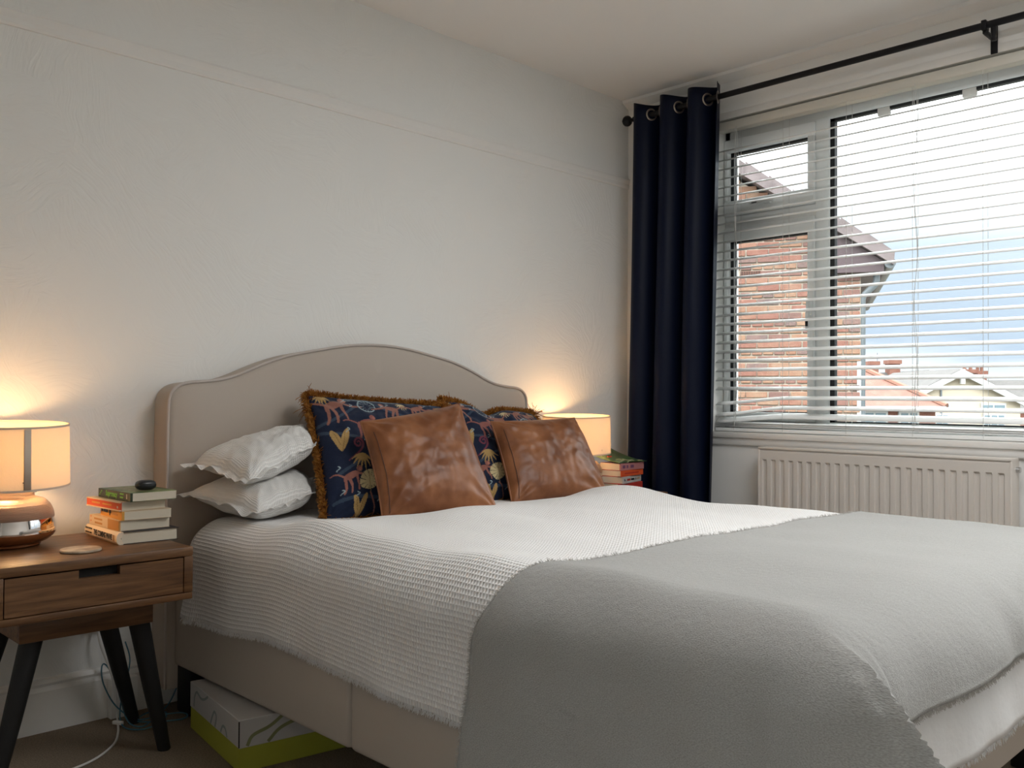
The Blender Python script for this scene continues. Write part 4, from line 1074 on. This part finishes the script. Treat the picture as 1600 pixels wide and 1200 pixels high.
# ------------------------------------------------------------------ books
def text(s, size, m, parent, Mx, name='lettering', bold=.0):
    c = bpy.data.curves.new(name, 'FONT'); c.body = s; c.size = size; c.extrude = .0002; c.offset = bold; c.align_x = 'LEFT'; c.align_y = 'CENTER'
    c.materials.append(m); o = bpy.data.objects.new(name, c); COL.objects.link(o)
    o.parent = parent; L = Mx.copy(); L.translation = L.translation-wloc(parent); o.matrix_local = L
    return o
def book(name, label, corner, ang, L, W, z, T, cover, spine, soft=True, group='books stacked beside the left lamp', top=None, board=.0012):
    """corner: the spine's near end; ang: direction of the spine (corner -> far end); pages extend to the right of it"""
    A = math.radians(ang); a = Vector((math.cos(A), math.sin(A), 0)); w = Vector((a.y, -a.x, 0))
    Mx = Matrix(((a.x, w.x, 0, corner[0]), (a.y, w.y, 0, corner[1]), (0, 0, 1, z), (0, 0, 0, 1)))
    t = thing(name, label, 'book', (corner[0], corner[1], z), group)
    e = 0 if soft else .004
    m_ = MB().box(-e, L+e, .0008, W+e, T-board, T, .0004, 1, Mx).box(-e, L+e, .0008, W+e, 0, board, .0004, 1, Mx)
    co = m_.build('cover', cover, t)
    MB().box(.0005, L-.0005, .004, W-.001, board, T-board, 0, 2, Mx).build('page_block', M['paper'], t)
    # rounded spine
    if soft: pr = [(0, 0), (-.0006, .0012), (-.0006, T-.0012), (0, T), (.006, T-.0002), (.006, .0002)]
    else: pr = [(-.003, 0), (-.009, T*.22), (-.0105, T*.5), (-.009, T*.78), (-.003, T), (.008, T+.0006), (.008, T-.003), (.001, T*.5), (.008, .003), (.008, -.0006)]
    sp_ = MB(); vs = [(-e, p[0], p[1]) for p in pr]+[(L+e, p[0], p[1]) for p in pr]; n = len(pr)
    sp_.add(vs, [tuple(range(n)), tuple(range(2*n-1, n-1, -1))]+[(i, (i+1) % n, (i+1) % n+n, i+n) for i in range(n)])
    so = sp_.xform(Mx).build('spine', spine, t)
    def sm(x, dz, off=-.0010 if soft else -.0108):   # matrix on the spine face: reads from far end towards the near corner
        return Mx @ Matrix.Translation((x, off, dz)) @ Matrix(((-1, 0, 0, 0), (0, 0, -1, 0), (0, 1, 0, 0), (0, 0, 0, 1)))
    return t, so, sm, Mx
def bar_on(so, sm, x, dz, w_, h, m, name='print_mark'):
    # small raised print block on a spine: x = start (from far end), running towards the near corner
    Mx = sm(x, dz)
    return MB().box(0, w_, -h/2, h/2, -.0001, .0003, 0, 2, Mx).build(name, m, so)
z = ZT+.0005
# from the bottom: ivory hardback
t1, so, sm, Mx = book('book', 'ivory hardback with dark boards at the bottom of the left book stack', (.958, 2.452), 89, .232, .155, z, .0322, M['navy_board'], M['ivory'], soft=False)
text('THE COMING WAVE', .0205, M['ink'], so, sm(.165, .0172) @ Matrix.Scale(.72, 4, (1, 0, 0)), bold=.0006)
text('MUSTAFA SULEYMAN', .0075, M['ink'], so, sm(.228, .0240) @ Matrix.Scale(.72, 4, (1, 0, 0))); text('WITH MICHAEL BHASKAR', .0062, M['ink'], so, sm(.228, .0125) @ Matrix.Scale(.68, 4, (1, 0, 0)))
bar_on(so, sm, .018, .017, .006, .016, M['ochre'])
z += .0328
t2, so, sm, Mx = book('book', 'cream paperback with ochre band on spine, second from bottom of left stack', (.962, 2.470), 91, .200,   .140, z, .0280, M['cream_cover'], M['cream_cover'])
MB().box(-.001, .072, -.0010, .004, .0004, .0276, .0003, 1, Mx).build('spine_band', M['ochre'], so)
for i, (x, l) in enumerate(((.165, .055), (.160, .050))): bar_on(so, sm, x, .020-i*.011, l, .005, M['ochre'])
bar_on(so, sm, .190, .024, .004, .004, M['orange']); bar_on(so, sm, .190, .012, .004, .004, M['orange'])
z += .0284
t3, so, sm, Mx = book('book', 'mustard yellow paperback with black lettering in the middle of the left stack', (.968, 2.464), 87, .175, .132, z, .0238, M['cream_cover'], M['yellow'])
for i, (x, l) in enumerate(((.166, .012), (.150, .038), (.102, .016))): bar_on(so, sm, x, .0155, l, .009, M['ink'])
bar_on(so, sm, .100, .010, .008, .009, M['ink']); bar_on(so, sm, .080, .012, .045, .005, M['ochre'])
z += .0242
t4, so, sm, Mx = book('book', 'orange-spined paperback with pale cover, second from top of left stack', (.965, 2.474), 94, .198, .129, z, .0248, M['cream_cover'], M['orange'])
MB().box(-.001, .199, -.0012, .004, .0217, .0249, .0003, 1, Mx).build('spine_edge', M['cream_cover'], so); MB().box(-.001, .199, -.0012, .004, -.0001, .0035, .0003, 1, Mx).build('spine_edge', M['cream_cover'], so)
for x, l, h_ in ((.165, .05, .0045), (.100, .055, .004)): bar_on(so, sm, x, .0135, l, h_, M['yellow'])
bar_on(so, sm, .014, .0105, .007, .006, M['white_print'])
z += .0252
t5, so, sm, Mx = book('book', 'dark green patterned paperback on top of the left book stack', (.985, 2.452), 93, .198, .130, z, .0238, M['green_cover'], M['dgreen'])
text('Supremacy', .0200, M['green_ink'], so, sm(.150, .0135) @ Matrix.Scale(.80, 4, (1, 0, 0)), bold=.0007)
bar_on(so, sm, .062, .018, .022, .0045, M['green_ink']); bar_on(so, sm, .062, .009, .020, .0045, M['green_ink'])
bar_on(so, sm, .024, .013, .006, .013, M['white_print'])
for k in range(3): bar_on(so, sm, .190-k*.006, .008+k*.005, .004, .004, M['green_ink'])
Zs = z+.0240
m_ = MB().box(.03, .175, .025, .105, .0234, .0241, 0, 2, Mx); m_.build('cover_print', mat('olive_print', (.16, .17, .07), .4, var=(70, (.30, .26, .14), .1), bump=('noise', 90, .08, .0004)), t5)
# earbud case on top
ec = thing('earbud_case', 'small black rounded earbud case lying on the top green book', 'case', (1.070, 2.512, Zs))
def pill(hx, hy, hz, c, lo, hi):
    vs = []; n = 44; N = 12
    for k in range(N+1):
        ph = lo+(hi-lo)*k/N; cp_, sp_ = math.cos(ph), math.sin(ph); r_ = max(cp_, 1e-3)**.62; z_ = math.copysign(abs(sp_)**.85, sp_)
        for i in range(n):
            a = 2*PI*i/n; ca, sa = math.cos(a), math.sin(a)
            vs.append((c[0]+hx*r_*math.copysign(abs(ca)**.75, ca), c[1]+hy*r_*math.copysign(abs(sa)**.75, sa), c[2]+hz*z_))
    fs = [(i*n+k, i*n+(k+1) % n, (i+1)*n+(k+1) % n, (i+1)*n+k) for i in range(N) for k in range(n)]+[tuple(range(n-1, -1, -1)), tuple(N*n+k for k in range(n))]
    return MB().add(vs, fs, True)
ecc = (1.050, 2.512, Zs+.0138)
pill(.0275, .021, .0135, ecc, -PI/2, .25).build('lower_shell', M['plastic_black'], ec)
pill(.0275, .021, .0135, (ecc[0], ecc[1], ecc[2]+.0004), .29, PI/2).build('lid', M['plastic_black'], ec)
# coaster
co_ = thing('coaster', 'round pale marbled coaster on the left bedside table', 'coaster', (.848, 2.420, ZT))
MB().lathe([(.0, .0), (.046, .0), (.049, .002), (.049, .0055), (.0475, .007), (.0, .007)], (.848, 2.420, ZT+.0003), 48).build('disc', M['stone'], co_)
# right-hand stack
zr = ZT+.0005; zr0 = zr; zr += .0285
g2 = 'books stacked beside the right lamp'
def rbook(label, corner, ang, L, W, T, cov, sp_m, z):
    return book('book', label, corner, ang, L, W, z, T, cov, sp_m, group=g2)
# spines of this stack face the camera: spine direction runs away to the right along the wall
def rb(label, x, y, ang, L, W, T, cov, spm, z):
    A = math.radians(ang); far_ = Vector((x+L*math.cos(A), y+L*math.sin(A), 0))
    # book() puts the pages to the right of the spine direction; start from the far end so that they lie towards the wall
    return book('book', label, (far_.x, far_.y), ang+180, L, W, z, T, cov, spm, group=g2)
t, so, sm, Mx = rb('grey-white paperback with red and black title at the bottom of the right stack', 3.085, 2.450, 14, .188, .112, .030, M['red'], M['grey_spine'], zr)
text('The', .013, M['ink'], so, sm(.182, .015) @ Matrix.Scale(.8, 4, (1, 0, 0)), bold=.0004)
bar_on(so, sm, .150, .015, .034, .009, M['red']); bar_on(so, sm, .108, .015, .034, .008, M['ink']); bar_on(so, sm, .062, .015, .006, .009, M['ink']); bar_on(so, sm, .045, .015, .030, .004, M['ochre'])
zr += .0305
rb('plain red book at the very bottom of the right stack, mostly hidden', 3.072, 2.462, 6, .190, .110, .028, M['red'], M['red'], zr0)
t, so, sm, Mx = rb('orange-red paperback in the middle of the right stack', 3.080, 2.455, 8, .185, .110, .026, M['red'], M['orange'], zr)
bar_on(so, sm, .16, .013, .12, .005, M['red'])
zr += .0265
t, so, sm, Mx = rb('dusty pink paperback under the green magazine in the right stack', 3.078, 2.460, 4, .180, .108, .030, M['pink'], M['pink'], zr)
for i, l in enumerate((.02, .012, .025)): bar_on(so, sm, .165-i*.03, .015, l, .013, M['mauve'])
zr += .0305
# curling green magazine draped over the stack, rising to the wall behind
mg_ = thing('magazine', 'glossy green magazine lying curled over the top of the right book stack', 'magazine', (3.16, 2.55, zr))
P = []
for i in range(25):
    t_ = i/24; row = []
    for j in range(9):
        s_ = j/8
        row.append((3.075+.185*s_-.012*t_*(1-s_), 2.458+.215*t_, zr+.0015+.050*(t_**1.7)+.003*math.sin(s_*3)))
    P.append(row)
mo = MB().grid(P).build('cover', M['magazine'], mg_); s2 = mo.modifiers.new('thickness', 'SOLIDIFY'); s2.thickness = .003; s2.offset = 1
Pp = np.array(P)
def on_mag(s, t_):
    i = t_*24; j = s*8; return Vector(Pp[min(24, int(round(i)))][min(8, int(round(j)))])+Vector((0, -.002, .0012))
m_ = MB()
for s0, t0, s1, t1_ in ((.0, .05, .4, .20), (.3, .02, .75, .22), (.7, .05, .98, .12), (.1, .22, .3, .12), (.45, .28, .6, .10), (.25, .3, .45, .25)):
    m_.tube([on_mag(s0+(s1-s0)*k/6, t0+(t1_-t0)*k/6) for k in range(7)], .0028, 6)
m_.build('cover_print', M['magink'], mg_)
m_ = MB(); m_.tube([on_mag(.22+.05*k, .50-.02*(k % 2)) for k in range(4)], .006, 6); m_.build('cover_motif', M['red'], mg_)

# ------------------------------------------------------------------ below the left table
sk = thing('wall_socket', 'white double wall socket with plug behind the bedside table', 'socket', (1.0, 2.79, .29))
MB().box(.975, 1.12, 2.790, 2.7995, .265, .35, .004).build('plate', M['plastic_white'], sk)
MB().box(1.0, 1.045, 2.768, 2.790, .272, .318, .005).build('plug', M['plastic_white'], sk)
MB().box(1.06, 1.105, 2.770, 2.790, .272, .318, .005).build('plug', M['plastic_white'], sk)
def spline(pts, n=10):
    p = [Vector(q) for q in pts]; p = [p[0]*2-p[1]]+p+[p[-1]*2-p[-2]]; out = []
    for i in range(1, len(p)-2):
        for k in range(n):
            t = k/n; out.append(.5*((2*p[i])+(-p[i-1]+p[i+1])*t+(2*p[i-1]-5*p[i]+4*p[i+1]-p[i+2])*t*t+(-p[i-1]+3*p[i]-3*p[i+1]+p[i+2])*t**3))
    return out+[p[-2]]
pc = thing('power_cable', 'white power cable running from the wall socket across the carpet', 'cable', (1.0, 2.7, 0))
MB().tube(spline([(1.022, 2.775, .275), (1.025, 2.757, .225), (1.052, 2.745, .14), (1.062, 2.735, .07), (1.055, 2.70, .012), (1.025, 2.62, .004), (.98, 2.54, .004), (.90, 2.47, .004), (.80, 2.44, .004), (.70, 2.44, .004), (.60, 2.46, .004)]), .0032, 8).build('cord', M['plastic_white'], pc)
MB().box(-.006, .006, -.016, .016, -.004, .006, .002, 2, Matrix.Translation((1.050, 2.685, .010)) @ Matrix.Rotation(.5, 4, 'Z')).build('inline_clip', M['plastic_white'], pc)
bc = thing('network_cable', 'thin blue cable looped loosely on the carpet beside the bedside table legs', 'cable', (1.1, 2.68, 0))
MB().tube(spline([(1.10, 2.765, .22), (1.112, 2.76, .17), (1.10, 2.745, .12), (1.072, 2.725, .04), (1.055, 2.66, .006), (1.085, 2.60, .005), (1.15, 2.62, .006), (1.19, 2.68, .008), (1.15, 2.71, .01), (1.10, 2.68, .006), (1.13, 2.63, .008), (1.20, 2.60, .006), (1.225, 2.61, .010), (1.215, 2.64, .012), (1.16, 2.66, .012), (1.10, 2.67, .012), (1.055, 2.71, .05), (1.03, 2.74, .11), (1.028, 2.755, .155), (1.040, 2.76, .165), (1.065, 2.75, .12), (1.075, 2.73, .06), (1.07, 2.66, .015), (1.09, 2.61, .010), (1.15, 2.66, .010), (1.21, 2.70, .03), (1.245, 2.69, .10), (1.275, 2.64, .125)], 12), .0021, 8).build('cord', M['blue_cable'], bc)
ex = thing('extension_lead', 'white extension block at the left edge beside the skirting', 'extension lead', (.69, 2.73, 0))
MB().box(.655, .715, 2.700, 2.735, .06, .16, .006).build('block', M['plastic_white'], ex)
MB().tube(spline([(.69, 2.72, .155), (.705, 2.75, .25), (.71, 2.785, .38)]), .0028, 8).build('lead', M['plastic_white'], ex)
MB().tube(spline([(.69, 2.715, .062), (.70, 2.68, .02), (.70, 2.60, .004), (.68, 2.5, .004)]), .0028, 8).build('lead', M['plastic_white'], ex)
dc = thing('cable_cover', 'small white box boxed over the skirting behind the cables', 'cable cover', (1.06, 2.77, 0))
MB().box(1.055, 1.135, 2.752, 2.779, .0, .115, .003).build('body', M['trim'], dc)
# storage box under the bed
bx = thing('storage_box', 'lime green and white patterned cardboard box pushed half under the bed', 'box', (1.27, 2.30, 0))
ang = math.atan2(2.535-2.145, 1.197-1.142)
A = Matrix.Translation((1.142, 2.140, 0)) @ Matrix.Rotation(ang-PI/2, 4, 'Z')
LB, WB, HB, HL = .395, .36, .062, .134
MB().box(0, WB, 0, LB, .001, HB+.03, .001, 1, A).build('base', M['lime'], bx)
ld_ = MB().box(-.0015, WB+.0015, -.0015, LB+.0015, HB, HL, .0015, 1, A).build('lid', M['card'], bx)
MB().box(-.0028, -.0005, -.0035, -.0005, HB+.003, HL-.003, 0, 2, A).build('torn_corner', M['dark'], ld_)
def arc_on(face, pts, r, m):
    q = []
    for u, v in [(p.x, p.y) for p in spline([(p[0], p[1], 0) for p in pts], 8)]:
        q.append(A @ (Vector((-.0020, u, v)) if face == 'l' else Vector((u, -.0020, v))))
    f_ = MB(); n = len(q)
    nrm = (A.to_3x3() @ Vector((-1, 0, 0) if face == 'l' else (0, -1, 0)))
    vs = []
    for i, p in enumerate(q):
        t = (q[min(i+1, n-1)]-q[max(0, i-1)]).normalized(); s_ = t.cross(nrm); vs += [p-s_*r, p+s_*r, p+s_*r+nrm*.0003, p-s_*r+nrm*.0003]
    fs = []
    for i in range(n-1):
        for k in range(4): fs.append((i*4+k, i*4+(k+1) % 4, (i+1)*4+(k+1) % 4, (i+1)*4+k))
    f_.add(vs, fs+[(0, 1, 2, 3), (4*n-1, 4*n-2, 4*n-3, 4*n-4)]).build('printed_swirl', m, ld_)
arc_on('l', [(.36, .072), (.355, .10), (.335, .118), (.30, .110), (.27, .115), (.24, .13)], .0035, M['cardline'])
arc_on('l', [(.215, .066), (.20, .09), (.185, .105), (.17, .095), (.18, .066)], .0035, M['cardline'])
arc_on('l', [(.135, .066), (.12, .085), (.10, .085), (.085, .066)], .0035, M['cardline'])
arc_on('f', [(.02, .066), (.035, .09), (.08, .105), (.12, .130)], .0045, M['cardline2'])
arc_on('f', [(.075, .066), (.11, .095), (.17, .108), (.22, .095), (.25, .066)], .0045, M['cardline2'])

# lettering becomes real mesh
bpy.context.view_layer.update()
dg = bpy.context.evaluated_depsgraph_get()
for o in [o for o in bpy.data.objects if o.type == 'FONT']:
    me = bpy.data.meshes.new_from_object(o.evaluated_get(dg)); n_ = bpy.data.objects.new('lettering', me); COL.objects.link(n_)
    n_.parent = o.parent; n_.matrix_local = o.matrix_local.copy(); bpy.data.objects.remove(o)
